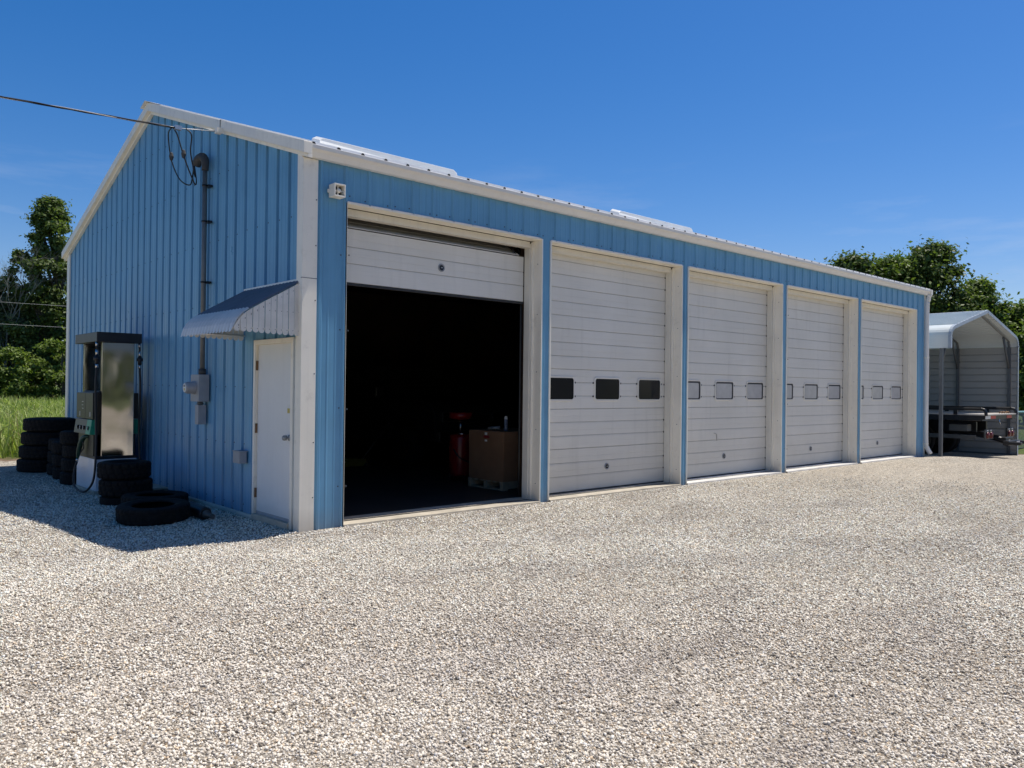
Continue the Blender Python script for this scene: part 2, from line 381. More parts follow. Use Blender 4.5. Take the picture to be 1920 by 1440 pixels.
idx = np.arange(nx * ny).reshape(ny, nx)
fq = np.stack([idx[:-1, :-1], idx[:-1, 1:], idx[1:, 1:], idx[1:, :-1]], -1).reshape(-1)
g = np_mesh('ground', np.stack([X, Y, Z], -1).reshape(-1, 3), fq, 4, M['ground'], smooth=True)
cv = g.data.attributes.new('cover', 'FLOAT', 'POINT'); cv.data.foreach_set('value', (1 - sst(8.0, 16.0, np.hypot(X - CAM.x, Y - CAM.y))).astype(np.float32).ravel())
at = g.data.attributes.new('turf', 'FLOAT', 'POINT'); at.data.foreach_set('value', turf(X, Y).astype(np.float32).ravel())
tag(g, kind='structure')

def gravel():
    ph = (1 + 5 ** 0.5) / 2
    ico = np.array([(-1, ph, 0), (1, ph, 0), (-1, -ph, 0), (1, -ph, 0), (0, -1, ph), (0, 1, ph), (0, -1, -ph), (0, 1, -ph), (ph, 0, -1), (ph, 0, 1), (-ph, 0, -1), (-ph, 0, 1)], float) / 1.9
    icf = np.array([(0, 11, 5), (0, 5, 1), (0, 1, 7), (0, 7, 10), (0, 10, 11), (1, 5, 9), (5, 11, 4), (11, 10, 2), (10, 7, 6), (7, 1, 8), (3, 9, 4), (3, 4, 2), (3, 2, 6), (3, 6, 8), (3, 8, 9), (4, 9, 5), (2, 4, 11), (6, 2, 10), (8, 6, 7), (9, 8, 1)])
    octa = np.array([(1, 0, 0), (-1, 0, 0), (0, 1, 0), (0, -1, 0), (0, 0, 1), (0, 0, -1)], float)
    ocf = np.array([(0, 2, 4), (2, 1, 4), (1, 3, 4), (3, 0, 4), (2, 0, 5), (1, 2, 5), (3, 1, 5), (0, 3, 5)])
    ramp_p = np.array([p for p, c in STONE]); ramp_c = np.array([c for p, c in STONE]) * np.array([1.03, .99, .935])
    VV, FF, TT = [], [], []; off = 0
    for base, faces, r0, r1, dens, s0, s1, a0, a1 in ((ico, icf, 2.3, 4.8, 8600, 0.0034, 0.0092, 2, 86), (octa, ocf, 4.8, 8.6, 5000, 0.0050, 0.0110, -1, 86), (octa, ocf, 8.6, 17.5, 2700, 0.0060, 0.0125, -4, 86)):
        n = int(0.5 * R(a1 - a0) * (r1 ** 2 - r0 ** 2) * dens)
        r = np.sqrt(RNG.uniform(r0 ** 2, r1 ** 2, n)); a = np.radians(RNG.uniform(a0, a1, n))
        x = CAM.x + r * np.sin(a); y = CAM.y + r * np.cos(a)
        ok = ~((x > -0.06) & (y > -0.06)) & (turf(x, y) < 0.25) & (RNG.uniform(0, 1, n) > sst(9.5, 17.5, r)); x, y, r = x[ok], y[ok], r[ok]; n = len(x)
        k = len(base)
        sc_ = (RNG.uniform(0, 1, (n, 1)) ** 1.6 * (s1 - s0) + s0) * RNG.uniform(0.62, 1.35, (n, 3)); sc_[:, 2] *= 0.75
        v = base[None] * (1 + RNG.uniform(-0.26, 0.26, (n, k, 1))) * sc_[:, None, :]
        q = RNG.normal(size=(n, 4)); q[:, 1:3] *= 0.35; q /= np.linalg.norm(q, axis=1, keepdims=True)
        W_, X_, Y_, Z_ = q.T
        Rm = np.stack([1 - 2 * (Y_**2 + Z_**2), 2 * (X_*Y_ - Z_*W_), 2 * (X_*Z_ + Y_*W_), 2 * (X_*Y_ + Z_*W_), 1 - 2 * (X_**2 + Z_**2), 2 * (Y_*Z_ - X_*W_), 2 * (X_*Z_ - Y_*W_), 2 * (Y_*Z_ + X_*W_), 1 - 2 * (X_**2 + Y_**2)], -1).reshape(n, 3, 3)
        v = np.einsum('nij,nkj->nki', Rm, v)
        v[:, :, 0] += x[:, None]; v[:, :, 1] += y[:, None]; v[:, :, 2] += (gz(x, y) + sc_[:, 2] * RNG.uniform(.1, 1.15, n))[:, None]
        t = RNG.uniform(0, 1, n) ** 0.85; c = np.stack([np.interp(t, ramp_p, ramp_c[:, i]) for i in range(3)], -1)
        w_ = RNG.uniform(0, 1, n); c[w_ > 0.955] *= np.array([1.04, 0.90, 0.74]); c[w_ < 0.05] *= np.array([0.9, 0.95, 1.05])
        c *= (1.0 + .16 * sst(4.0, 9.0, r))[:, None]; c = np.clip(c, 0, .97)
        VV.append(v.reshape(-1, 3)); TT.append(np.repeat(c, k, 0))
        FF.append((faces[None] + (np.arange(n) * k + off)[:, None, None]).reshape(-1)); off += n * k
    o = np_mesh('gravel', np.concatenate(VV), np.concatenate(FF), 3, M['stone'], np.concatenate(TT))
    tag(o, 'pale crushed limestone gravel covering the yard in front of the garage', 'gravel', kind='stuff')
gravel()

# ------------------------------------------------------------------ the garage building
Wd, Ln, H, RISE = 9.718, 17.15, 4.09, 1.64
SL = RISE / (Wd / 2)
def zr(y): return H + SL * min(y, Wd - y)
X0, DW, PITCH, DH = 0.521, 3.074, 3.261, 3.642
OPEN = [(X0 + i * PITCH, X0 + i * PITCH + DW) for i in range(5)]
bld = thing('garage_building', (0, 0, 0), 'long blue metal garage with white trim and five overhead doors', 'building')

def rib_breaks(t0, t1, first, step, hr=0.022, minor=True):
    """profile across a ribbed wall sheet: list of (t, height)"""
    out = {round(t0, 4): 0.0, round(t1, 4): 0.0}
    k = math.floor((t0 - first) / step) - 1
    while first + k * step < t1 + step:
        c = first + k * step
        for d, h in (((-0.030, 0), (-0.013, hr), (0.013, hr), (0.030, 0)) if hr > 0 else ((-0.040, 0), (-0.036, hr), (0.022, hr), (0.030, 0), (0.034, .004), (0.05, 0))): out[round(c + d, 4)] = h
        if minor:
            for cc in (c + step * 0.34, c + step * 0.66):
                for d, h in ((-0.014, 0), (-0.006, 0.0035), (0.006, 0.0035), (0.014, 0)): out[round(cc + d, 4)] = h
        k += 1
    return sorted((t, h) for t, h in out.items() if t0 - 1e-6 <= t <= t1 + 1e-6)
def prof_at(br, t):
    for (a, ha), (b, hb) in zip(br, br[1:]):
        if a - 1e-9 <= t <= b + 1e-9: return ha + (hb - ha) * (t - a) / max(1e-9, b - a)
    return 0.0
def screw(mb, p, axis, s=0.0085):
    mb.lathe([(s, 0.0), (s * 0.8, 0.006), (0.0001, 0.008)] if False else [(s, -0.004), (s, 0.004), (0.0001, 0.006)], p, axis, 7, 1, False)

def front_wall():
    mb = MB(); br = rib_breaks(0.0, Ln, 0.506, 0.3065)
    br = sorted(set(br + [(round(e, 4), prof_at(br, e)) for ab in OPEN for e in ab]))
    for (a, ha), (b, hb) in zip(br, br[1:]):
        mid = (a + b) / 2; z0 = -0.08
        if any(o0 < mid < o1 for o0, o1 in OPEN): z0 = DH
        mb.quad((a, -ha, z0), (b, -hb, z0), (b, -hb, H + 0.06), (a, -ha, H + 0.06))
    k = 0; x = 0.506
    while x < Ln - 0.1:
        inop = any(o0 - 0.03 < x - 0.05 < o1 + 0.03 for o0, o1 in OPEN)
        for z in ([3.70] if inop else [0.45, 1.32, 2.2, 3.05, 3.72]):
            for dx in ((-0.05,) if k % 2 else (-0.05, 0.055)):
                mb.lathe([(0.0085, 0.004), (0.0085, -0.004), (0.0001, -0.006)], (x + dx, 0, z + random.uniform(-.012, .012)), 'Y', 7, 1, False)
        x += 0.3065; k += 1
    return mb.build('front_wall', [M['blue'], M['screw']], bld)
front_wall()
def gable_wall():
    mb = MB(); br = rib_breaks(0.0, Wd, 0.058, 0.2872, -0.026)
    DY0, DY1 = 0.215, 1.135
    br = sorted(set(br + [(DY0, prof_at(br, DY0)), (DY1, prof_at(br, DY1)), (Wd / 2, prof_at(br, Wd / 2))]))
    for (a, ha), (b, hb) in zip(br, br[1:]):
        z0 = 2.09 if DY0 < (a + b) / 2 < DY1 else 0.03
        mb.quad((-ha, a, z0), (-hb, b, z0), (-hb, b, zr(b)), (-ha, a, zr(a)))
    y = 0.058 + 0.2872; k = 1
    while y < Wd - 0.2:
        for z in (0.12, 0.85, 1.55, 2.62, 3.45, 4.3, 5.1):
            if z < zr(y) - 0.3 and not (y < 1.25 and z < 2.2):
                mb.lathe([(0.008, 0.004), (0.008, -0.004), (0.0001, -0.006)], (0, y - 0.056, z + random.uniform(-.01, .01)), 'X', 7, 1, False)
        y += 0.2872; k += 1
    return mb.build('gable_wall', [M['blue'], M['screw']], bld)
gable_wall()
mb = MB()   # rear and far walls (outside skin + dark inside skin)
br = rib_breaks(0, Ln, 0.5, 0.3065, 0.018, False)
for (a, ha), (b, hb) in zip(br, br[1:]): mb.quad((a, Wd + ha, 0), (b, Wd + hb, 0), (b, Wd + hb, H + .05), (a, Wd + ha, H + .05))
mb.build('rear_wall', M['blue'], bld)
mb = MB(); br = sorted(set(rib_breaks(0, Wd, 0.058, 0.2872, 0.017, False) + [(Wd / 2, 0.0)]))
for (a, ha), (b, hb) in zip(br, br[1:]): mb.quad((Ln + ha, a, -0.1), (Ln + hb, b, -0.1), (Ln + hb, b, zr(b)), (Ln + ha, a, zr(a)))
mb.build('far_gable_wall', M['blue'], bld)
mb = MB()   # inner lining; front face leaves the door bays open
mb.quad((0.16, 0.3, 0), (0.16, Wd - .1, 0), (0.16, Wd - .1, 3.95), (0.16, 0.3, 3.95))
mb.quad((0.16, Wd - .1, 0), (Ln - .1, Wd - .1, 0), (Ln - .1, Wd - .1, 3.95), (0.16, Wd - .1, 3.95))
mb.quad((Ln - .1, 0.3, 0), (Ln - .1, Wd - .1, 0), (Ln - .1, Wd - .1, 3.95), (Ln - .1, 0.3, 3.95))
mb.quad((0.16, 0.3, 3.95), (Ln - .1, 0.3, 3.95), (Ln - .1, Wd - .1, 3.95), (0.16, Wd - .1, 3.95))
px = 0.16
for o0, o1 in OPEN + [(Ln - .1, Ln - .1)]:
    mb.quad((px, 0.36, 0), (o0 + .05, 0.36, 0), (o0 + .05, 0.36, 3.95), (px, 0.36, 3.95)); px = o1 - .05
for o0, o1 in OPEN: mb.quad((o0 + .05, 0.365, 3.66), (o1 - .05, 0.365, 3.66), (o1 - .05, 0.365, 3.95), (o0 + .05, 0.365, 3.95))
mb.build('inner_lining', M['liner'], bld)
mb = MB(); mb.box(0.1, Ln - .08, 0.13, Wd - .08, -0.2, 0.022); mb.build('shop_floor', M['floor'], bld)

def roof():
    mb = MB(); br = rib_breaks(-0.08, Ln + 0.08, 0.506 - 0.153, 0.3065, 0.03, False); Rz = 0.045
    ye, ym = -0.11, Wd / 2
    for (a, ha), (b, hb) in zip(br, br[1:]):
        ze = H + SL * ye + Rz + 0.075; zm = H + SL * ym + Rz + 0.075
        mb.quad((a, ye, ze + ha), (b, ye, ze + hb), (b, ym, zm + hb), (a, ym, zm + ha))
        mb.quad((a, Wd - ye, ze + ha), (b, Wd - ye, ze + hb), (b, ym, zm + hb), (a, ym, zm + ha))
        if ha or hb:  # rib end closure
            mb.quad((a, ye - 0.001, ze - 0.006), (b, ye - 0.001, ze - 0.006), (b, ye - 0.001, ze + hb - .004), (a, ye - 0.001, ze + ha - .004), 1)
        mb.quad((a, ye + .012, ze - 0.05), (b, ye + .012, ze - 0.05), (b, ye + .012, ze - .001), (a, ye + .012, ze - .001), 1)  # black strip painted in as the shadow line between roof and gutter
        mb.quad((a, ye, ze - .05), (b, ye, ze - .05), (b, ym, zm - .05), (a, ym, zm - .05), 2)
        mb.quad((a, Wd - ye, ze - .05), (b, Wd - ye, ze - .05), (b, ym, zm - .05), (a, ym, zm - .05), 2)
    rf = mb.build('roof', [M['roof'], M['black'], M['liner']], bld)
    rc = MB(); z = H + SL * ym + 0.158
    rc.prism([(ym - .2, z - .068), (ym, z), (ym + .2, z - .068), (ym + .2, z - .075), (ym, z - .008), (ym - .2, z - .075)], 0, -0.14, Ln + .1)
    rc.build('ridge_cap', M['roof'], rf)
    for x0 in (0.42, 5.79):
        s = MB(); x1 = x0 + 2.07; y0, y1 = 0.44, 0.66
        base = H + 0.10
        def P(x, y, h): return (x, y, base + SL * y + h)
        pf = [(x0, 0.02), (x0 + .015, 0.085), (x0 + .07, 0.118), (x1 - .07, 0.118), (x1 - .015, 0.085), (x1, 0.02)]
        for (a, ha), (b, hb) in zip(pf, pf[1:]): s.add([P(a, y0 + .04, ha), P(b, y0 + .04, hb), P(b, y1, hb), P(a, y1, ha)], [(0, 1, 2, 3)], 0)
        for yy, dy in ((y0, .04), (y1, 0)):
            s.add([P(a, yy + dy, h) for a, h in pf] + [P(x1, yy, 0.0), P(x0, yy, 0.0)], [tuple(range(len(pf) + 2))])
        s.build('skylight_strip', M['skylight'], rf, 0.008)
    return rf
roof()
def rake(x, sgn):
    """sloping white fascia along one gable: upper box and thin lower strip"""
    mb = MB()
    for s in (0, 1):
        def yy(y): return y if s == 0 else Wd - y
        a, b = -0.17, Wd / 2
        za, zb = H + SL * a, H + SL * b
        xo, xi = x - sgn * 0.0, x + sgn * 0.004
        xf = x - sgn * 0.045
        def strip(xa, xb, lo, hi):
            vs = [(xx, yy(y), z + h) for xx in (xa, xb) for (y, z) in ((a, za), (b, zb)) for h in (lo, hi)]
            mb.add(vs, [(0, 1, 3, 2), (4, 6, 7, 5), (0, 4, 5, 1), (2, 3, 7, 6), (0, 2, 6, 4), (1, 5, 7, 3)])
        strip(xf - sgn * 0.05, xi, 0.012, 0.140)
        strip(xf, xi + sgn * .002, -0.030, 0.010)
    return mb.build('rake_trim', M['trim'], bld, 0.004)
rake(-0.005, 1); rake(Ln + 0.005, -1)
mb = MB(); mb.box(-0.108, -0.02, 2.05, 2.054, H + SL * 2.05 + .013, H + SL * 2.05 + .143); mb.build('trim_joint', M['screw'], bld)
def gutter():
    z0, z1 = H - 0.045, H + 0.075
    mb = MB(); pts = [(-0.01, z0 + .002), (-0.085, z0), (-0.105, z0 + .03), (-0.118, z0 + .05), (-0.155, z0 + .075), (-0.160, z1 - .006), (-0.150, z1), (-0.146, z1 - .008), (-0.148, z0 + .082), (-0.108, z0 + .06), (-0.095, z0 + .034), (-0.08, z0 + .01), (-0.01, z0 + .012)]
    mb.prism(pts, 0, 0.008, Ln + .07)
    gt = mb.build('gutter', M['gutter'], bld)
    for xx in (0.003, Ln + .07):
        e = MB(); e.prism(pts[:7] + [(-0.01, z1)], 0, xx, xx + .004); e.build('gutter_end_cap', M['gutter'], gt)
    d = MB(); xd = Ln + 0.035
    d.tube(bez([(xd, -0.10, z0 + .01), (xd, -0.085, z0 - .12), (xd, -0.055, z0 - .35), (xd, -0.055, 2.0), (xd, -0.055, 0.42), (xd + .02, -0.075, 0.2), (xd + .07, -0.14, 0.045)], 5), 0.056, 12)
    ds = d.build('downspout', M['gutter'], bld)
    for z in (2.45, 0.28):
        s = MB(); s.box(xd - .075, xd + .05, -0.102, -0.012, z, z + .035); s.build('strap', M['trim'], ds)
gutter()
def corner_trim(x, sx, w1, w2, y, sy):
    mb = MB(); t = 0.028
    mb.box(min(x - sx * t, x + sx * w1), max(x - sx * t, x + sx * w1), min(y - sy * t, y), max(y - sy * t, y), -0.06, H - .05)
    mb.box(min(x - sx * t, x), max(x - sx * t, x), min(y, y + sy * w2), max(y, y + sy * w2), -0.06, H + SL * w2 * .6 - .02)
    mb.box(min(x - sx * (t + .003), x + sx * (w1 + .004)), max(x - sx * (t + .003), x + sx * (w1 + .004)), min(y - sy * (t + .003), y), max(y - sy * (t + .003), y), 2.735, 2.742, 1)
    for z in (.35, .95, 1.7, 2.5, 3.1, 3.6):
        mb.lathe([(0.008, 0.003), (0.008, -0.004), (0.0001, -0.006)], (x + sx * (w1 - .018), y - sy * t, z), 'Y', 7, 1, False)
    return mb.build('corner_trim', [M['trim'], M['screw']], bld, 0.003)
corner_trim(0, 1, 0.15, 0.105, 0, 1); corner_trim(0, 1, 0.16, 0.15, Wd, -1)
corner_trim(Ln, -1, 0.0, 0.13, 0, 1); corner_trim(Ln, -1, 0.13, 0.13, Wd, -1)
mb = MB(); mb.box(-0.032, 0.0, 1.15, Wd - .1, -0.02, 0.028); mb.box(-0.04, -0.032, 1.15, Wd - .1, 0.004, 0.030)
mb.build('base_trim', M['trim'], bld)
mb = MB(); mb.box(-0.012, .10, 0.02, Wd - .02, -.4, -0.021); mb.build('foundation', M['concrete'], bld)

def jambs(o0, o1):
    """white/cream return trim lining one bay opening, with stop boards and a thin front edge"""
    mb = MB(); e = 0.022
    for x, s in ((o0, 1), (o1, -1)):
        mb.box(min(x - s * .018, x + s * .004), max(x - s * .018, x + s * .004), -e, 0.17, 0.0, DH + .0)         # return
        mb.box(min(x + s * .004, x + s * .034), max(x + s * .004, x + s * .034), 0.135, 0.172, 0.0, DH - .03)     # stop
        mb.box(min(x, x + s * .05), max(x, x + s * .05), 0.175, 0.285, 0.0, DH - .05, 1)                          # inner board
        for z in (.25, 1.0, 1.8, 2.6, 3.3): mb.lathe([(0.007, -0.002 * s), (0.007, 0.004 * s), (0.0001, 0.005 * s)], (x + s * .004, 0.06, z), 'X', 7, 2, False)
    mb.box(o0 + .004, o1 - .004, -e, 0.17, DH - .016, DH + .012)
    mb.box(o0 + .05, o1 - .05, 0.175, 0.285, DH - .105, DH - .022, 1)
    return mb.build('door_frame', [M['trim'], M['cream'], M['screw']], bld, 0.003)
for o0, o1 in OPEN: jambs(o0, o1)
YD = 0.292
def section(mb, x0, x1, z0, z1, gr, tf=None, rib=True):
    """one door section: flat skin with two V grooves and a lap joint at its foot"""
    pf = [(z0, 0.010), (z0 + .006, 0.0)]
    for gz_ in gr: pf += [(gz_ - .018, 0.0), (gz_ - .014, 0.004), (gz_ - .004, 0.004), (gz_ - .002, 0.011), (gz_ + .003, 0.011), (gz_ + .005, 0.0), (gz_ + .085, 0.0), (gz_ + .087, 0.0025), (gz_ + .090, 0.0025), (gz_ + .092, 0.0)]
    pf += [(z1 - .004, 0.0), (z1, 0.010)]
    T = tf or (lambda z, d: (YD + d, z))
    for (a, da), (b, db) in zip(pf, pf[1:]):
        ya, za = T(a, da); yb, zb = T(b, db)
        mb.add([(x0, ya, za), (x1, ya, za), (x1, yb, zb), (x0, yb, zb)], [(0, 1, 2, 3)], 1 if (da > .009 or db > .009) and min(da, db) > 0.009 else 0)
def rrect(cx, cz, w, h, r, k=5):
    pts = []
    for sx, sz, a0 in ((1, 1, 0), (-1, 1, 90), (-1, -1, 180), (1, -1, 270)):
        for j in range(k + 1):
            a = R(a0 + 90 * j / k); pts.append((cx + sx * (w / 2 - r) + r * math.cos(a), cz + sz * (h / 2 - r) + r * math.sin(a)))
    return pts
JZ = [0.04, 0.675, 1.268, 1.860, 2.460, 3.060, 3.655]
def lock_on(o, x, z, y):
    m = MB(); m.lathe([(0.052, 0.002), (0.052, -0.010), (0.044, -0.014), (0.040, -0.008), (0.030, -0.004), (0.0001, -0.003)], (x, y, z), 'Y', 22, 0, True)
    m.lathe([(0.034, -0.0105), (0.0001, -0.0105)], (x, y, z), 'Y', 18, 1, False)
    m.box(x - .012, x + .014, y - .017, y - .009, z - .006, z + .007, 0)
    return m.build('door_lock', [M['greybox'], M['dark']], o)
def garage_door(i):
    o0, o1 = OPEN[i]; xa, xb = o0 + .03, o1 - .03; cx = (o0 + o1) / 2 + .03
    mb = MB()
    for k in range(6):
        a, b = JZ[k] + .003, JZ[k + 1]; gr = [JZ[k] + .23, JZ[k] + .43] if k == 0 else [a + .193, a + .395]
        if k != 2: section(mb, xa, xb, a, b, gr)
        else: section(mb, xa, xb, a, b, gr)
    for k in range(6):          # end stile brackets / cut-outs at the right edge of each rib
        for gz_ in ((JZ[k] + .23, JZ[k] + .43) if k == 0 else (JZ[k] + .196, JZ[k] + .398)):
            mb.box(xb - .028, xb - .003, YD - .004, YD + .01, gz_ - .018, gz_ + .008, 2)
    mb.box(xa, xb, YD + .016, YD + .05, JZ[0], JZ[6] - .01, 1)
    dr = mb.build('garage_door', [M['door'], M['doorgroove'], M['dark']], bld)
    sm = MB(); sm.box(xa, xb, YD - .004, YD + .04, 0.012, 0.042); sm.build('bottom_seal', M['black'], dr)
    pane = 'glass_dark' if i == 1 else 'glass_white'
    for dx in (-1.05, 0, 1.05):
        x = cx + dx; zc = 1.572
        f = MB(); out = rrect(x, zc, .615, .375, .05); inn = rrect(x, zc, .560, .318, .038); n = len(out)
        vs = [(p[0], YD - .002, p[1]) for p in out] + [(p[0], YD - .015, p[1]) for p in rrect(x, zc, .60, .36, .046)] + [(p[0], YD - .013, p[1]) for p in inn] + [(p[0], YD - .001, p[1]) for p in inn]
        f.add(vs, [(r * n + j, r * n + (j + 1) % n, (r + 1) * n + (j + 1) % n, (r + 1) * n + j) for r in range(2) for j in range(n)], 0)
        f.add(vs, [(2 * n + j, 2 * n + (j + 1) % n, 3 * n + (j + 1) % n, 3 * n + j) for j in range(n)], 1)
        for sx in (-1, 1):
            for dz in (-.112, .094): f.box(x + sx * .322 - .011, x + sx * .322 + .011, YD - .006, YD + .006, zc + dz - .014, zc + dz + .012, 1)
        wf = f.build('window', [M['door'], M['gasket']], dr)
        p = MB(); p.add([(q[0], YD - .006, q[1]) for q in rrect(x, zc, .556, .314, .036)], [tuple(range(n))])
        if pane == 'glass_white':
            p.add([(q[0], YD - .0075, q[1]) for q in rrect(x - .012, zc - .006, .505, .268, .03)], [tuple(range(n))], 1)
        p.build('pane', [M['glass_dark'] if pane == 'glass_dark' else M['gasket'], M['glass_white']], wf)
    lock_on(dr, cx + .01, 0.37, YD)
    if i == 2:
        h = MB(); x = cx - .29
        h.tube(bez([(x - .03, YD - .004, .80), (x + .03, YD - .006, .79), (x + .055, YD - .006, .76), (x + .06, YD - .005, .66)], 5), .006, 6)
        h.build('scrape_mark', M['doorgroove'], dr)
    return dr
for i in range(1, 5): garage_door(i)
def raised_door():
    """first bay: bottom section hangs below the header, the one above it tips back on the curved track"""
    o0, o1 = OPEN[0]; xa, xb = o0 + .012, o1 - .06; z0 = 2.785; z1 = z0 + .635; cx = (o0 + o1) / 2 + .03
    mb = MB(); section(mb, xa, xb, z0, z1, [z0 + .225, z0 + .42])
    a = R(60)
    def T(z, d): t = z - (z1 + .004); return (YD + .02 + math.sin(a) * t + math.cos(a) * d, z1 + .022 + math.cos(a) * t - math.sin(a) * d)
    section(mb, xa, xb - .06, z1 + .006, z1 + .59, [z1 + .2, z1 + .4], T)
    a2 = R(86); yb, zb = T(z1 + .59, 0)
    def T2(z, d): t = z; return (yb + math.sin(a2) * t + math.cos(a2) * d, zb + .004 + math.cos(a2) * t - math.sin(a2) * d)
    section(mb, xa, xb - .06, 0, .58, [.19, .39], T2)
    mb.box(xa, xb, YD + .016, YD + .05, z0, z1 - .01, 1)
    dr = mb.build('garage_door', [M['door'], M['doorgroove']], bld)
    dr['label'] = 'raised door section hanging in the top of the open bay'
    s = MB(); s.box(xa, xb, YD - .003, YD + .045, z0 - .03, z0 - .001); s.build('bottom_seal', M['black'], dr)
    lock_on(dr, cx, z0 + .322, YD)
    for x in (o0 + .07, o1 - .045):
        t = MB(); t.tube(bez([(x, YD + .06, .05), (x, YD + .06, 2.9), (x, YD + .07, 3.3), (x, YD + .22, 3.66), (x, YD + .6, 3.82), (x, YD + 3.0, 3.85)], 5), .018, 6); t.build('door_track', M['dark'], dr)
    t = MB(); t.tube([(o1 - .28, YD + .09, 3.62), (o1 - .05, YD + .03, 3.30)], .012, 6); t.build('track_brace', M['dark'], dr)
raised_door()
for i, (o0, o1) in enumerate(OPEN):
    m = MB(); x0, x1 = o0 - .0, o1 + .0; n = 12
    top = [(-0.04 + random.uniform(-.012, .012)) for _ in range(n + 1)]
    for k in range(n):
        xa, xb = x0 + (x1 - x0) * k / n, x0 + (x1 - x0) * (k + 1) / n
        m.quad((xa, top[k], 0.012), (xb, top[k + 1], 0.012), (xb, .36, 0.030), (xa, .36, 0.030))
        m.quad((xa, top[k], 0.012), (xb, top[k + 1], 0.012), (xb, top[k + 1] - .02, -.12), (xa, top[k] - .02, -.12))
    m.build('door_sill', M['concrete'] if i < 2 else M['concrete_pale'], bld)
# side door
DZ = 2.045
mb = MB()
mb.box(-0.030, 0.05, 0.150, 0.202, -0.02, 2.10); mb.box(-0.030, 0.05, 1.098, 1.150, -0.02, 2.10); mb.box(-0.030, 0.05, 0.202, 1.098, DZ, 2.10)
mb.box(0.012, 0.05, 0.2025, 0.222, 0.06, DZ - .001); mb.box(0.012, 0.05, 1.078, 1.0975, 0.06, DZ - .001); mb.box(0.012, 0.05, 0.222, 1.078, DZ - .03, DZ - .001)
mb.build('side_door_frame', M['trim'], bld, 0.003)
mb = MB(); mb.box(0.004, 0.045, 0.208, 1.090, 0.085, DZ - .006); sd = mb.build('side_door', M['pdoor'], bld, 0.003)
mb = MB(); mb.box(-0.05, 0.05, 0.2025, 1.0975, -0.05, 0.055); mb.build('threshold', M['concrete'], sd)
mb = MB(); mb.box(0.002, 0.02, 0.21, 1.088, 0.056, 0.09); mb.build('door_sweep', M['greybox'], sd)
for z in (1.80, 1.06, 0.30):
    m = MB(); m.box(-0.012, 0.004, 1.086, 1.104, z - .055, z + .055); m.tube([(-0.014, 1.094, z - .055), (-0.014, 1.094, z + .055)], .009, 8); m.build('hinge', M['brass'], sd)
m = MB(); m.lathe([(0.034, 0.004), (0.034, -0.004), (0.014, -0.008), (0.012, -0.035), (0.026, -0.045), (0.031, -0.062), (0.024, -0.078), (0.0001, -0.082)], (0.002, 0.275, 0.99), 'X', 16)
m.lathe([(0.03, 0.004), (0.03, -0.006), (0.0001, -0.008)], (0.002, 0.355, 0.985), 'X', 14); m.build('door_knob', M['zinc'], sd)
m = MB(); m.box(0.0005, 0.0035, 0.262, 0.330, 1.255, 1.355, 0); m.box(-0.0012, 0.0004, 0.268, 0.324, 1.263, 1.315, 1); m.build('warning_sticker', [M['stickerwhite'], M['sticker']], sd)

# ------------------------------------------------------------------ things on the walls
def awning():
    t = thing('door_awning', (0, .76, 2.1), 'scalloped aluminium awning projecting above the white side door', 'awning')
    y0, y1 = 0.045, 1.47
    prof = [(-0.01, 2.70), (-.20, 2.59), (-.42, 2.463), (-.58, 2.365), (-.65, 2.315), (-.70, 2.262), (-.735, 2.20), (-.755, 2.15)]
    mb = MB(); n = 17; st = 10; w = (y1 - y0) / n
    def P(k, j):
        y = y0 + (y1 - y0) * k / (n * st); x, z = prof[j]
        d = 0.020 * abs(math.sin(math.pi * k / st)) ** 0.8
        if j == len(prof) - 1: z -= 0.045 * math.sqrt(max(0, math.sin(math.pi * (k % st) / st) if k % st else 0.0)); x -= .004
        q = prof[min(j + 1, len(prof) - 1)]; p = prof[max(j - 1, 0)]
        tx, tz = q[0] - p[0], q[1] - p[1]; l = math.hypot(tx, tz)
        return (x + d * tz / l, y, z - d * tx / l)
    K = n * st
    vs = [P(k, j) for k in range(K + 1) for j in range(len(prof))]; q = len(prof)
    for k in range(K):
        for j in range(q - 1):
            mb.add([vs[k * q + j], vs[(k + 1) * q + j], vs[(k + 1) * q + j + 1], vs[k * q + j + 1]], [(0, 1, 2, 3)], 1 if j < 3 else 0, False)
    mb.build('corrugated_cover', [M['awning'], M['awnroof']], t)
    for yy, name in ((y0 - .004, 'side_panel'), (y1 + .004, 'side_panel')):
        s = MB(); m_ = 11; ws = .735 / m_
        for k in range(m_):
            xa, xb = -0.012 - k * ws, -0.012 - (k + 1) * ws + .005
            def zt(x):
                for (a, za), (b, zb) in zip(prof, prof[1:]):
                    if b <= x <= a: return za + (zb - za) * (x - a) / (b - a) - .012
                return prof[-1][1]
            zb_ = 2.135 + .002 * k; pts = [(xa, zt(xa)), (xb, zt(xb))]
            cx, rx = (xa + xb) / 2, (xa - xb) / 2
            pts += [(cx - rx * math.cos(a), zb_ - rx * 1.0 * math.sin(a)) for a in [math.pi * j / 8 for j in range(9)]]
            dy = (0.0 if k % 2 else .004)
            s.prism([(p[0], p[1]) for p in pts], 1, yy - .002 + dy, yy + .002 + dy)
            for zz in (zt(cx) - .04, 2.36 if zt(cx) > 2.44 else zt(cx) - .05, 2.16):
                s.lathe([(.0045, -.004), (.0001, -.006)], (cx + rx * .55, yy + dy, zz), 'Y', 6, 1, False)
        s.build(name, [M['awning'], M['screw']], t)
    f = MB(); f.box(-.016, -.004, y0 - .01, y1 + .01, 2.69, 2.735); f.tube([(-.70, y0 + .01, 2.165), (-.70, y1 - .01, 2.165)], .011, 8)
    for yy in (y0 + .02, y1 - .02): f.tube([(-.70, yy, 2.165), (-.01, yy, 2.165)], .011, 8)
    f.build('frame', M['awning'], t)
    for k in range(9):
        pass
awning()
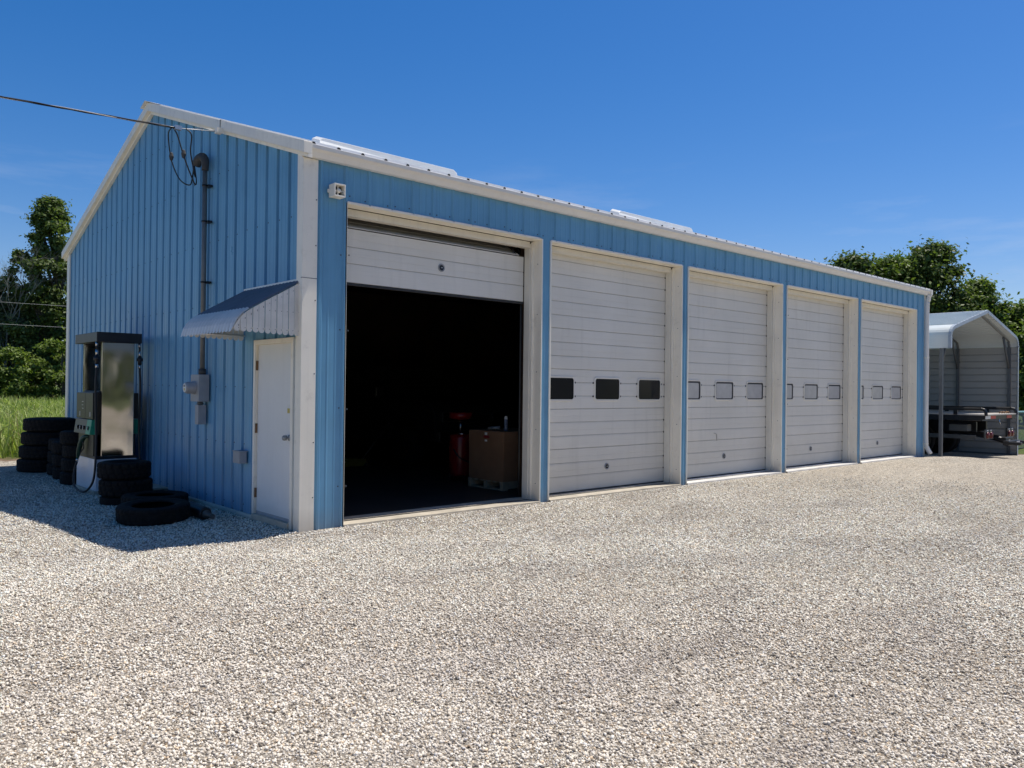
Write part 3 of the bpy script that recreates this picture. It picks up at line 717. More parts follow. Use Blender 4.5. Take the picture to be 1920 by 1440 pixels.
def siren():
    t = thing('alarm_siren', (.385, 0, 3.72), 'small cream box siren on blue wall above open bay', 'siren')
    x0, x1, z0, z1, y0 = .285, .425, 3.655, 3.795, -.145
    mb = MB(); k = .014
    mb.box(x0, x1, -.052, -.02, z0, z1)
    mb.box(x0, x0 + k, y0, -.053, z0, z1); mb.box(x1 - k, x1, y0, -.053, z0, z1); mb.box(x0 + k, x1 - k, y0, -.053, z0, z0 + k); mb.box(x0 + k, x1 - k, y0, -.053, z1 - k, z1)
    mb.box(x0 - .02, x0, -.035, -.02, 3.705, 3.745)
    mb.build('housing', M['trim'], t, .003)
    m = MB(); m.box(x0 + k, x1 - k, -.056, -.0535, z0 + k, z1 - k); m.build('sound_well', M['dark'], t)
    c = ((x0 + x1) / 2, -.1, (z0 + z1) / 2)
    m = MB(); m.lathe([(.0001, -.03), (.020, -.028), (.026, -.01), (.018, .01), (.018, .045)], c, 'Y', 16)
    m.box(c[0] - .008, c[0] + .008, -.098, -.09, z0 + k, z1 - k); m.box(x0 + k, x1 - k, -.098, -.09, c[2] - .008, c[2] + .008)
    m.build('horn', M['trim'], t)
siren()
def meter():
    t = thing('electric_meter', (0, 2.62, 1.05), 'grey electric meter box with round glass dial on gable wall', 'electric meter')
    mb = MB(); mb.box(-.16, -.022, 2.49, 2.775, 1.345, 1.70); mb.build('meter_box', M['greybox'], t, .006)
    m = MB(); m.lathe([(.085, 0), (.085, -.03), (.078, -.035), (.078, -.10), (.065, -.125), (.0001, -.13)], (-.16, 2.63, 1.525), 'X', 24); mt = m.build('dial_cover', M['greybox'], t)
    m = MB(); m.disc((-.291, 2.63, 1.525), .058, 'X', 20, 0, .004); m.box(-.2945, -.2932, 2.60, 2.66, 1.54, 1.556, 1); m.box(-.2945, -.2932, 2.612, 2.648, 1.49, 1.52, 2); m.build('dial', [M['stickerwhite'], M['dark'], M['sticker']], mt)
    m = MB(); m.tube([(-.09, 2.62, 1.345), (-.09, 2.62, 1.30)], .035, 12); m.tube([(-.09, 2.62, 1.325), (-.09, 2.62, 1.31)], .045, 12); m.build('pipe_nipple', M['pipe'], t)
    m = MB(); m.box(-.135, -.03, 2.565, 2.675, 1.045, 1.30); m.build('junction_box', M['greybox'], t, .004)
    p = MB(); p.tube([(-.09, 2.56, 1.70), (-.09, 2.56, 4.42)], .032, 14); cdt = p.build('conduit_pipe', M['pipe'], t)
    m = MB(); m.tube([(-.09, 2.56, 1.70), (-.09, 2.56, 1.775)], .047, 12); m.build('pipe_hub', M['weatherhead'], t)
    for z in (2.9, 3.70, 4.17):
        m = MB(); m.tube([(-.09, 2.56, z), (-.09, 2.56, z + .022)], .038, 12); m.box(-.07, -.01, 2.50, 2.63, z - .002, z + .024); m.build('pipe_strap', M['dark'], t)
    m = MB(); path = bez([(-.09, 2.56, 4.38), (-.09, 2.565, 4.50), (-.10, 2.62, 4.565), (-.12, 2.70, 4.55), (-.13, 2.765, 4.49)], 5)
    m.tube(path, [.042 + .018 * min(1, i / 10) for i in range(len(path))], 14); m.build('weatherhead', M['weatherhead'], t)
meter()
def box_small():
    t = thing('junction_box', (0, 1.44, .70), 'small plain grey outlet box low on gable wall beside side door', 'electrical box')
    m = MB(); m.box(-.115, -.022, 1.315, 1.50, .628, .765); m.build('box_body', M['greybox'], t, .004)
    m = MB(); m.box(-.120, -.012, 1.310, 1.505, .766, .778); m.box(-.1155, -.1152, 1.33, 1.48, .64, .75); m.build('lid', M['greybox'], t, .002)
box_small()
def service_drop():
    t = thing('service_cable', (-.12, 2.32, 4.78), 'black twisted power cable running from roof trim off to the left', 'power cable')
    def P(x): return Vector((x, 2.14 + (-x) * 0.17, 4.755 + .0028 * (x + .9) ** 2))
    xs_ = [-.55 - i * .25 for i in range(120)]
    for ph in (0, 2.1, 4.2):
        m = MB(); pts = [P(x) + Vector((0, math.cos(x * 5 + ph), math.sin(x * 5 + ph))) * .008 for x in xs_]
        m.tube(pts, .0066, 6); m.build('cable_strand', M['baresteel'] if ph > 4 else M['cable'], t)
    m = MB(); a = P(-.55); b = Vector((-.13, 2.04, 4.765)); m.tube([a + Vector((-.35, .05, .01)), a, b], .006, 6); m.tube([a.lerp(b, .3), a.lerp(b, .6) + Vector((0, 0, .03)), b], .005, 6)
    m.box(a.x - .05, a.x + .03, a.y - .02, a.y + .03, a.z - .02, a.z + .03)
    m.build('messenger_wire', M['baresteel'], t)
    m = MB(); m.box(-.17, -.10, 1.98, 2.06, 4.735, 4.80); m.build('anchor', M['trim'], t)
    we = (-.15, 2.78, 4.48)
    loops = [[(-.62, 2.30, 4.76), (-.50, 2.75, 4.80), (-.42, 2.86, 4.52), (-.32, 2.84, 4.28), (-.25, 2.66, 4.18), (-.2, 2.70, 4.32), we],
             [(-.60, 2.28, 4.76), (-.50, 2.42, 4.72), (-.42, 2.42, 4.48), (-.32, 2.46, 4.28), (-.24, 2.50, 4.16), (-.18, 2.62, 4.25), we],
             [(-.48, 2.18, 4.755), (-.42, 2.16, 4.68), (-.40, 2.24, 4.50), (-.32, 2.36, 4.34), (-.24, 2.50, 4.26), (-.18, 2.66, 4.36), we]]
    for lp in loops:
        m = MB(); m.tube(bez(lp, 7), .0085, 6); m.build('drip_loop', M['cable'], t)
    for c in ((-.42, 2.86, 4.56), (-.42, 2.42, 4.50)):
        m = MB(); m.lathe([(.0001, -.06), (.02, -.045), (.032, 0), (.02, .045), (.0001, .06)], c, 'Z', 8, 0, False); m.build('splice_cover', M['weatherhead'], t)
service_drop()

# ------------------------------------------------------------------ tyres
def tyre_mesh(name, Rr, wd, bead, lug, nseg, cut):
    h = wd / 2
    prof = [(bead, -h * .72), (bead + .012, -h * .86), (bead + (Rr - bead) * .45, -h * 1.0), (Rr * .93, -h * .90), (Rr * .975, -h * .82),
            (Rr, -h * .66), (Rr, -h * .36), (Rr * .982, -h * .33), (Rr * .982, -h * .27), (Rr, -h * .24), (Rr, h * .24), (Rr * .982, h * .27), (Rr * .982, h * .33), (Rr, h * .36), (Rr, h * .66),
            (Rr * .975, h * .82), (Rr * .93, h * .90), (bead + (Rr - bead) * .45, h * 1.0), (bead + .012, h * .86), (bead, h * .72),
            (bead + .01, h * .64), (bead + (Rr - bead) * .5, h * .80), (Rr * .93, h * .62), (Rr * .93, -h * .62), (bead + (Rr - bead) * .5, -h * .80), (bead + .01, -h * .64)]
    def mod(i, j):
        if i in (4, 5, 6, 13, 14, 15): return 1 - (cut if (j + (2 if i > 10 else 0)) % lug == 0 else 0)
        if i in (9, 10): return 1 - (cut * .7 if (j + 1) % lug == 0 else 0)
        return 1
    mb = MB(); mb.lathe(prof, (0, 0, h), 'Z', nseg, 0, False, True, mod)
    o = mb.build(name, M['rubber']); return o
GT = {}
def tyre(kind, x, y, z, label, group, tilt=(0, 0), cat='tyre'):
    if kind not in GT:
        p = {'truck': (.43, .245, .26, 3, 96, .018), 'car': (.30, .215, .19, 3, 84, .02), 'mud': (.335, .232, .20, 4, 80, .05), 'road': (.405, .205, .235, 3, 90, .022), 'spare': (.31, .11, .2, 3, 72, .015)}[kind]
        o = tyre_mesh('tyre', *p); GT[kind] = o
    else:
        o = GT[kind].copy(); col.objects.link(o)
    x, y = CAM.x + (x - CAM.x) * 1.032, CAM.y + (y - CAM.y) * 1.032; z -= .05
    o.location = (x, y, z); o.rotation_euler = (R(tilt[0]), R(tilt[1]), random.uniform(0, 6.28)) if tilt == (0, 0) else (R(tilt[0]), R(tilt[1]), random.uniform(0, 1))
    tag(o, label, cat, group); return o
ordn = ['bottom', 'second from bottom', 'third from bottom', 'topmost']
for k in range(4):
    tyre('truck', -.70 + .028 * k, 8.27 - .012 * k, .246 * k - .01, f'large black truck tyre, {ordn[k]} in the tall leftmost stack', 'truck tyres in the leftmost stack')
for k in range(3):
    tyre('car', -.53 + .01 * k, 7.46, .216 * k - .01, f"worn black car tyre, {['bottom', 'middle', 'top'][k]} of the low stack beside the truck tyres", 'car tyres in the low stack')
for k in range(3):
    tyre('car', -.60 - .008 * k, 6.74 + .01 * k, .216 * k - .01, f"dull black car tyre, {['bottom', 'middle', 'top'][k]} of the middle stack left of the pump", 'car tyres in the middle stack')
for k in range(4):
    tyre('car', -.70 + .018 * (k % 3), 5.83 + .012 * k, .217 * k - .01, f'black car tyre, {ordn[k]} in the stack nearest the fuel pump', 'car tyres in the stack nearest the pump')
tyre('spare', -.80, 3.30, -.01, 'narrow black tyre at the foot of the mud tyre stack', 'tyres right of the pump')
tyre('mud', -.785, 3.32, .10, 'chunky mud tyre lying second in the stack right of the pump', 'tyres right of the pump')
tyre('mud', -.80, 3.34, .332, 'chunky mud tyre on top of the stack right of the pump', 'tyres right of the pump')
tyre('road', -.655, 2.58, -.012, 'large black tyre lying flat behind the foremost tyre', 'tyres lying flat by the gable wall')
tyre('road', -.975, 1.66, .0, 'foremost large black tyre lying tilted on the gravel', 'tyres lying flat by the gable wall', tilt=(2.2, -2.0))
def axle():
    t = thing('drive_shaft', (-.45, 1.7, 0), 'dark cylinder with a thin shaft end lying by the wall base', 'shaft')
    m = MB(); a, b = Vector((-.36, 2.2, .075)), Vector((-.40, 1.58, .075))
    m.tube([a, a.lerp(b, .05), b.lerp(a, .05), b], [.06, .078, .078, .066], 16); m.build('shaft_tube', M['dark'], t)
    d = (b - a).normalized(); m = MB(); m.tube([b, b + d * .05, b + d * .06, b + d * .2], [.05, .045, .024, .022], 12)
    m.tube([b + d * .2, b + d * .24], .03, 10); m.build('shaft_end', M['truckgrey'], t); t.location.z = -.05
axle()
def slab():
    t = thing('concrete_block', (-.17, 3.98, 0), 'low grey capped block against the blue wall behind the mud tyres', 'block')
    m = MB(); m.box(-.30, -.06, 3.72, 4.2, -.02, .09); m.build('block_body', M['truckgrey'], t, .01)
    m = MB(); m.box(-.34, -.045, 3.68, 4.24, .091, .12); m.build('cap_slab', M['concrete'], t, .006); t.location = (-.12, 4.33, -.05)
slab()

# ------------------------------------------------------------------ fuel pump
def pump():
    t = thing('fuel_pump', (-.6, 4.9, 0), 'old stainless and black fuel pump with white lower cabinet', 'fuel pump')
    x0, x1, y0, y1 = -.875, -.33, 4.34, 5.40
    m = MB(); m.box(x0 - .03, x1 + .03, y0 + .02, y1, -.03, .04); m.build('plinth', M['concrete'], t, .006)
    m = MB(); m.box(x0, x1, y0 + .03, y1 - .02, .041, .49); cab = m.build('lower_cabinet', M['pumpwhite'], t, .006)
    m = MB(); m.box(x0 - .006, x1 + .006, y0 + .024, y1 - .014, .491, .53); m.build('cabinet_lip', M['dark'], t, .004)
    m = MB(); m.lathe([(.012, .0), (.012, -.004), (.0001, -.005)], (x0 + .06, y0 + .03, .39), 'Y', 10); m.build('cabinet_lock', M['dark'], cab)
    for ya, yb in ((y0, y0 + .14), (y1 - .14, y1)):
        m = MB(); b = .03; zt = 2.16
        xa, xb = -.806, -.385
        cc_ = Vector(((xa + xb) / 2, (ya + yb) / 2, 0)); m.box(xa, xb, ya, yb, .531, zt, 0, Matrix.Translation(cc_) @ Matrix.Rotation(R(-7), 4, 'Z') @ Matrix.Translation(-cc_)); m.build('stainless_column', M['stainless'], t, .008)
    m = MB(); m.box(x0 - .03, x1 + .03, y0 - .04, y1 + .04, 2.161, 2.30); m.build('canopy_cap', M['dark'], t, .006)
    m = MB(); m.box(x0 + .045, x1 - .045, y0 + .16, y1 - .16, 1.442, 2.159) if False else None
    m.box(x0 + .03, x1 - .03, y0 + .145, y1 - .145, .531, 1.445); m.box(x0 + .06, x1 - .06, y0 + .145, y1 - .145, 1.446, 1.46)
    hd = m.build('dispenser_head', M['dark'], t, .006)
    for xs_, s in ((x0, -1), (x1, 1)):
        xf = xs_ + .03 * -s * -1 if False else xs_
        a, b = min(xs_, xs_ - s * .03), max(xs_, xs_ - s * .03)
        for ya, yb in ((y0 + .10, y0 + .475), (y0 + .485, y1 - .12)):
            m = MB(); m.box(a - (.035 if s < 0 else 0), b + (.035 if s > 0 else 0), ya, yb, 1.06, 1.435); m.build('display_panel', M['pumpdark'], t, .004)
        xo = xs_ + s * .036
        for yc in (y0 + .22, y0 + .75):
            m = MB(); m.box(min(xo, xo + s * .003), max(xo, xo + s * .003), yc - .012, yc + .012, 1.09, 1.16); m.build('display_slot', M['stickerwhite'], t)
        for k, yc in enumerate((y0 + .60, y0 + .62, y0 + .61)):
            m = MB(); m.box(min(xo, xo + s * .003), max(xo, xo + s * .003), yc - .04, yc + .03, 1.20 + .05 * k, 1.208 + .05 * k); m.build('display_line', M['stickerwhite'], t)
        # sloping selector row with buttons, one bright green
        def slope(ya, yb, name, mat, extra=0.0):
            q = MB(); xa = xs_ + s * (.036 + extra); xc = xs_ + s * (.066 + extra)
            q.add([(xa, ya, 1.05), (xa, yb, 1.05), (xc, yb, .84), (xc, ya, .84), (xs_ - s * .02, ya, 1.05), (xs_ - s * .02, yb, 1.05), (xs_ - s * .02, yb, .84), (xs_ - s * .02, ya, .84)],
                  [(0, 1, 2, 3), (4, 5, 6, 7), (0, 4, 7, 3), (1, 5, 6, 2), (0, 1, 5, 4), (3, 2, 6, 7)]); return q.build(name, mat, t, .003)
        slope(y0 + .33, y1 - .10, 'selector_panel', M['pumpdark'])
        slope(y0 + .10, y0 + .325, 'green_selector', M['green'], .006)
        for k, yc in enumerate((y0 + .215, y0 + .44, y0 + .60, y0 + .76)):
            q = MB(); q.box(min(xs_, xs_ + s * .075), max(xs_, xs_ + s * .075), yc - .022, yc + .022, .90, .955); bo = q.build('grade_button', M['dark'], t, .004)
            q = MB(); xx = xs_ + s * .075; q.box(min(xx, xx + s * .003), max(xx, xx + s * .003), yc - .012, yc - .003, .90, .955); q.build('button_edge', M['stickerwhite'], bo)
        q = MB(); q.box(min(xs_ + s * .01, xs_ - s * .10), max(xs_ + s * .01, xs_ - s * .10), y0 + .145, y1 - .15, .531, .835); q.build('nozzle_boot', M['pumpdark'], t, .004)
        # nozzle in the boot
        yn = y0 + .48
        q = MB(); q.tube(bez([(xs_ + s * .0, yn - .10, .80), (xs_ + s * .05, yn - .04, .79), (xs_ + s * .075, yn + .05, .70), (xs_ + s * .085, yn + .12, .56), (xs_ + s * .09, yn + .15, .47)], 5), [.020 + .016 * math.sin(math.pi * i / 20) for i in range(21)], 10)
        nz = q.build('nozzle', M['greendark'], t)
        q = MB(); q.tube(bez([(xs_ + s * .07, yn - .02, .73), (xs_ + s * .055, yn - .03, .64), (xs_ + s * .07, yn + .07, .56)], 6), .008, 8); q.build('trigger_guard', M['dark'], nz)
        q = MB(); q.tube([(xs_ + s * .09, yn + .15, .47), (xs_ + s * .092, yn + .165, .42)], .017, 10); q.build('swivel', M['chrome'], nz)
        # hose: swivel -> low loop on ground -> up the column to the canopy
        yc = y0 + .03; xc = xs_ + s * .015
        pth = bez([(xs_ + s * .092, yn + .165, .42), (xs_ + s * .12, yn + .20, .28), (xs_ + s * .14, yn + .10, .09), (xs_ + s * .13, yn - .18, .028), (xs_ + s * .09, y0 + .10, .06), (xs_ + s * .045, y0 - .03, .22), (xs_ + s * .02, y0 - .03, .55), (xc, yc - .035, .95), (xc + s * .012, yc - .03, 1.5), (xc, yc - .03, 1.80)], 7)
        q = MB(); q.tube(pth, .0155, 10); hz = q.build('hose', M['cable'], t)
        for a_, b_, r_ in (((xc, yc - .03, 1.79), (xc, yc - .03, 1.85), .021), ((xc, yc - .028, 1.97), (xc, yc - .02, 2.05), .02), ((xc, yc - .015, 2.10), (xc, yc - .01, 2.16), .019)):
            q = MB(); q.tube([a_, b_], r_, 10); q.build('hose_coupling', M['chrome'], hz)
        q = MB(); q.tube([(xc, yc - .03, 1.85), (xc, yc - .028, 1.97)], .027, 10); q.tube([(xc, yc - .03, 1.90), (xc, yc - .03, 1.945)], .044, 12); q.build('breakaway_valve', M['dark'], hz)
        q = MB(); q.tube([(xc, yc - .02, 2.05), (xc, yc - .012, 2.12)], .014, 8); q.build('whip_hose', M['dark'], hz)
    return t
PUMP = pump(); PUMP.location = (CAM.x + (PUMP.location.x - CAM.x) * 1.032, CAM.y + (PUMP.location.y - CAM.y) * 1.032, -.05); PUMP.scale = (1.03, 1.03, 1.03)

# ------------------------------------------------------------------ inside the open bay
def cardboard_box():
    t = thing('shipping_pallet', (4.3, 1.45, .022), 'wooden pallet under the tall cardboard box in the open bay', 'pallet')
    x0, x1, y0, y1, z = 3.86, 4.86, 1.03, 1.865, .022
    m = MB()
    for y in np.linspace(y0, y1 - .09, 6): m.box(x0, x1, y, y + .09, z + .112, z + .13)
    m.build('deck_board', M['pallet'], t)
    m = MB()
    for y in (y0, (y0 + y1) / 2 - .04, y1 - .08): m.box(x0 + .002, x1 - .002, y + .002, y + .078, z + .02, z + .111)
    m.build('stringer', M['pallet'], t)
    m = MB()
    for x in (x0, (x0 + x1) / 2 - .05, x1 - .1): m.box(x, x + .1, y0, y1, z, z + .019)
    m.build('bottom_board', M['pallet'], t)
    b = thing('cardboard_box', (4.3, 1.45, .153), 'tall brown cardboard box on a pallet inside the open bay', 'box')
    m = MB(); m.box(x0 + .005, x1 - .02, y0 + .01, y1 - .01, .153, .912); m.build('carton', M['cardboard'], b, .006)
    m = MB()
    m.box(x0 + .005, x1 - .02, y0 - .002, y0 + .008, .70, .908); m.box(x0 - .006, x0 + .004, y0 + .02, y1 - .02, .70, .908)
    m.build('lid_flap', M['cardboard'], b)
    for (a, c, mt) in ((.845, .885, 'stickerwhite'), (.80, .835, 'red'), (.745, .775, 'stickerwhite')):
        m = MB(); w_ = .085 if mt == 'red' else .035; yc = 1.44; m.box(x0 - .009, x0 - .0065, yc - w_, yc + w_ * .6, a, c); m.build('shipping_label', M[mt], b)
    s = thing('spray_can', (4.1, 1.22, .912), 'slim blue and white can standing on the cardboard box', 'can')
    m = MB(); m.lathe([(.0001, .912), (.03, .914), (.031, .93), (.031, 1.07), (.026, 1.09)], (4.08, 1.23, 0), 'Z', 16); m.build('can_body', M['bluecan'], s)
    m = MB(); m.lathe([(.024, 1.09), (.022, 1.125), (.016, 1.14), (.0001, 1.142)], (4.08, 1.23, 0), 'Z', 14); m.build('can_cap', M['stickerwhite'], s)
    s = thing('air_tool', (4.02, 1.42, .912), 'small grey hand tool lying on the cardboard box beside the can', 'tool')
    m = MB(); m.tube([(3.95, 1.50, .945), (4.06, 1.34, .955)], [.022, .03], 10); m.build('tool_body', M['zinc'], s)
    m = MB(); m.tube([(4.03, 1.39, .94), (4.07, 1.42, .918)], .017, 8); m.build('tool_handle', M['dark'], s)
    s = thing('parts_carton', (4.6, 1.2, .912), 'little pale carton on the right end of the cardboard box', 'carton')
    m = MB(); m.box(4.48, 4.62, 1.08, 1.18, .914, .965); m.build('carton_body', M['cardboard'], s, .003)
    m = MB(); m.box(4.475, 4.478, 1.09, 1.17, .92, .955); m.build('carton_label', M['stickerwhite'], s)
cardboard_box()
def drainer():
    c = (4.25, 2.56); t = thing('oil_drainer', (c[0], c[1], .022), 'red waste oil drainer with round funnel pan on a post', 'oil drainer')
    m = MB(); m.lathe([(.0001, .10), (.16, .10), (.18, .13), (.185, .15), (.185, .72), (.17, .78), (.05, .80), (.0001, .80)], (c[0], c[1], 0), 'Z', 28); m.build('tank', M['red'], t)
    m = MB(); m.lathe([(.03, 1.02), (.10, 1.03), (.195, 1.06), (.20, 1.15), (.192, 1.15), (.186, 1.07), (.03, 1.045)], (c[0], c[1], 0), 'Z', 28); m.build('funnel', M['red'], t)
    m = MB(); m.tube([(c[0], c[1], .79), (c[0], c[1], 1.03)], .018, 10); m.tube([(c[0] - .12, c[1] - .1, .80), (c[0] + .02, c[1] - .16, .80)], .012, 8); m.build('post', M['chrome'], t)
    for a in (0.6, 2.7, 4.4):
        m = MB(); m.tube([(c[0] + .15 * math.cos(a), c[1] + .15 * math.sin(a), .13), (c[0] + .20 * math.cos(a), c[1] + .20 * math.sin(a), .06)], .015, 8)
        m.lathe([(.035, -.014), (.038, 0), (.035, .014)], (c[0] + .20 * math.cos(a), c[1] + .20 * math.sin(a), .06), 'X', 12); m.build('caster', M['dark'], t)
    m = MB(); m.tube(bez([(c[0] - .19, c[1] - .06, .55), (c[0] - .14, c[1] - .15, .42), (c[0] + .02, c[1] - .2, .33)], 6), .012, 8); m.build('drain_hose', M['cable'], t)
drainer()
def jack():
    t = thing('floor_jack', (3.8, 5.4, .022), 'grubby yellow floor jack on the dark shop floor', 'jack')
    m = MB()
    for dy in (-.13, .11): m.prism([(3.55, .05), (4.15, .05), (4.18, .10), (4.05, .19), (3.72, .17), (3.55, .11)], 1, 5.4 + dy, 5.4 + dy + .02)
    m.box(4.0, 4.14, 5.29, 5.51, .07, .18); m.build('chassis', M['yellow'], t, .006)
    m = MB(); m.tube([(4.05, 5.4, .14), (3.66, 5.4, .19)], .035, 10); m.disc((3.62, 5.4, .215), .055, 'Z', 16, 0, .02); m.build('lift_arm', M['yellow'], t)
    for x in (3.6, 4.12):
        for y in (5.25, 5.55):
            m = MB(); m.lathe([(.0001, -.02), (.045, -.02), (.045, .02), (.0001, .02)], (x, y, .068), 'Y', 16); m.build('wheel', M['dark'], t)
    m = MB(); m.tube([(4.1, 5.4, .16), (4.75, 5.45, .85)], .015, 8); m.build('handle', M['dark'], t)
jack()
def inside_car():
    t = thing('parked_truck', (5.6, 6.2, .022), 'dark pickup truck parked nose out in the unlit garage', 'truck')
    cx = 5.75; w_ = .98
    side = [(3.95, .55), (3.98, 1.10), (4.12, 1.28), (5.45, 1.38), (6.05, 1.98), (6.3, 2.04), (7.5, 2.02), (7.75, 1.42), (9.2, 1.42), (9.2, .55), (8.75, .55), (8.6, .82), (8.2, .95), (7.8, .82), (7.65, .5), (5.55, .5), (5.4, .82), (5.0, .95), (4.6, .82), (4.45, .55)]
    m = MB(); m.prism(side, 0, cx - w_, cx + w_); body = m.build('body', M['carpaint'], t, .03)
    m = MB(); m.quad((cx - .82, 5.50, 1.425), (cx + .82, 5.50, 1.425), (cx + .72, 6.0, 1.94), (cx - .72, 6.0, 1.94)); m.build('windscreen', M['glass_dark'], t)
    for s in (-1, 1):
        x = cx + s * (w_ + .004); m = MB(); m.add([(x, 5.85, 1.42), (x, 6.2, 1.90), (x, 7.35, 1.90), (x, 7.5, 1.42)], [(0, 1, 2, 3)]); m.build('side_window', M['glass_dark'], t)
        m = MB(); m.box(cx + s * .62 - .2, cx + s * .62 + .2, 3.935, 3.965, .92, 1.10); m.build('headlight', M['chrome'], t, .01)
        m = MB(); m.box(cx + s * (w_ + .13) - .1, cx + s * (w_ + .13) + .1, 5.62, 5.7, 1.36, 1.58); m.build('mirror', M['carpaint'], t, .02)
        for y in (5.0, 8.2):
            m = MB(); m.lathe([(.2, -.13), (.36, -.13), (.385, -.08), (.385, .08), (.36, .13), (.2, .13)], (cx + s * .84, y, .405), 'X', 32); wl = m.build('wheel', M['rubber'], t)
            m = MB(); m.lathe([(.0001, s * .06), (.1, s * .08), (.2, s * .11)], (cx + s * .84, y, .405), 'X', 24); m.build('rim', M['chrome'], wl)
    m = MB()
    for z in (.86, .94, 1.02): m.box(cx - .4, cx + .4, 3.945, 3.97, z, z + .03)
    m.build('grille', M['chrome'], t); m = MB(); m.box(cx - .95, cx + .95, 3.86, 3.96, .55, .75); m.build('bumper', M['chrome'], t, .02)
inside_car()

# ------------------------------------------------------------------ carport and flatbed truck
CX0, CX1, CY = 17.64, 23.12, -0.46
def gp(x, y): return float(gz(x, y))
def carport():
    t = thing('metal_carport', (20.4, 2.5, -.2), 'pale metal carport with peaked roof beside the blue garage', 'carport')
    Lc = 7.2; cx = (CX0 + CX1) / 2; pk = 3.875
    def half(s, bottom):
        xo = CX0 if s < 0 else CX1
        arc = []
        bx, bz = xo - s * .30, 3.31
        for j in range(7):
            a = j / 6; p0, p1, p2 = Vector((xo, 2.98)), Vector((xo, 3.24)), Vector((bx, bz)); arc.append(tuple((1 - a) ** 2 * p0 + 2 * a * (1 - a) * p1 + a * a * p2))
        return [(xo, bottom)] + arc + [(cx, pk)]
    def sheet(name, poly, ribs, mats, flip=0.0):
        """profile with small lengthwise ribs, extruded along Y as a thin shell"""
        pts = [Vector(p) for p in poly]; dense = []
        for a, b in zip(pts, pts[1:]):
            l = (b - a).length; k = max(1, int(l / .20)); n_ = Vector((-(b - a).y, (b - a).x)).normalized()
            for i in range(k):
                p = a.lerp(b, i / k); dense.append(p)
                if k > 1 and i > 0:
                    d = (b - a).normalized()
                    dense[-1:] = [p - d * .020, p - d * .013 + n_ * flip, p + d * .013 + n_ * flip, p + d * .020]
        dense.append(pts[-1]); m = MB()
        for a, b in zip(dense, dense[1:]):
            m.quad((a.x, CY, a.y), (b.x, CY, b.y), (b.x, CY + Lc, b.y), (a.x, CY + Lc, a.y))
        o = m.build(name, mats, t); md = o.modifiers.new('gauge', 'SOLIDIFY'); md.thickness = .006; md.offset = 0; return o
    left = half(-1, 2.725); right = half(1, 3.0)
    sheet('roof_panel', left, True, M['galvalume'], .024); sheet('roof_panel', right[1:], True, M['galvalume'], -.02)
    wl = [(CX1, -.30)] + [(CX1, 2.975)]
    sheet('side_wall', wl, True, M['carport_in'], -.030)
    # front edge trim follows the whole arch
    def ring(poly, y, r, nm, mat):
        m = MB(); m.tube([(p[0], y, p[1]) for p in poly], r, 8); return m.build(nm, mat, t)
    arch = left + right[::-1][1:] + [(CX1, -.28)]
    m = MB()
    for a, b in zip(arch, arch[1:]):
        A, B = Vector((a[0], a[1])), Vector((b[0], b[1])); d = (B - A).normalized(); n_ = Vector((-d.y, d.x))
        for (p, q) in ((A, B),):
            w_ = .075
            vs = [(p.x + n_.x * .012, CY - .012, p.y + n_.y * .012), (q.x + n_.x * .012, CY - .012, q.y + n_.y * .012), (q.x - n_.x * w_, CY - .012, q.y - n_.y * w_), (p.x - n_.x * w_, CY - .012, p.y - n_.y * w_)]
            m.add(vs, [(0, 1, 2, 3)]); vs2 = [vs[0], vs[1], (vs[1][0], CY + .06, vs[1][2]), (vs[0][0], CY + .06, vs[0][2])]; m.add(vs2, [(0, 1, 2, 3)])
    m.build('edge_trim', M['edge'], t)
    for k in range(5):
        y = -.23 + k * 1.42
        for s, x in ((-1, CX0 + .04), (1, CX1 - .05)):
            m = MB(); m.box(x - .038, x + .038, y - .038, y + .038, gp(x, y) - .05, 2.98); m.build('post', M['tube'], t)
            bx = x - s * .28; m = MB(); m.tube(bez([(x, y, 2.96), (x - s * .05, y, 3.10), (bx - s * .10, y, 3.24), (cx, y, pk - .07)], 6), .032, 4, 0, True, False); m.build('rafter', M['tube'], t)
            m = MB(); m.tube([(x - s * .02, y, 2.35), (x - s * .55, y, 3.25)], .032, 6); m.build('brace', M['tube'], t)
    m = MB(); m.tube([(CX0 + .04, CY + .05, .0), (CX0 + .04, CY + Lc, 0)], .02, 4) if False else m.box(CX1 - .085, CX1 - .02, CY, CY + Lc, -.27, -.215); m.build('base_rail', M['tube'], t)
carport()
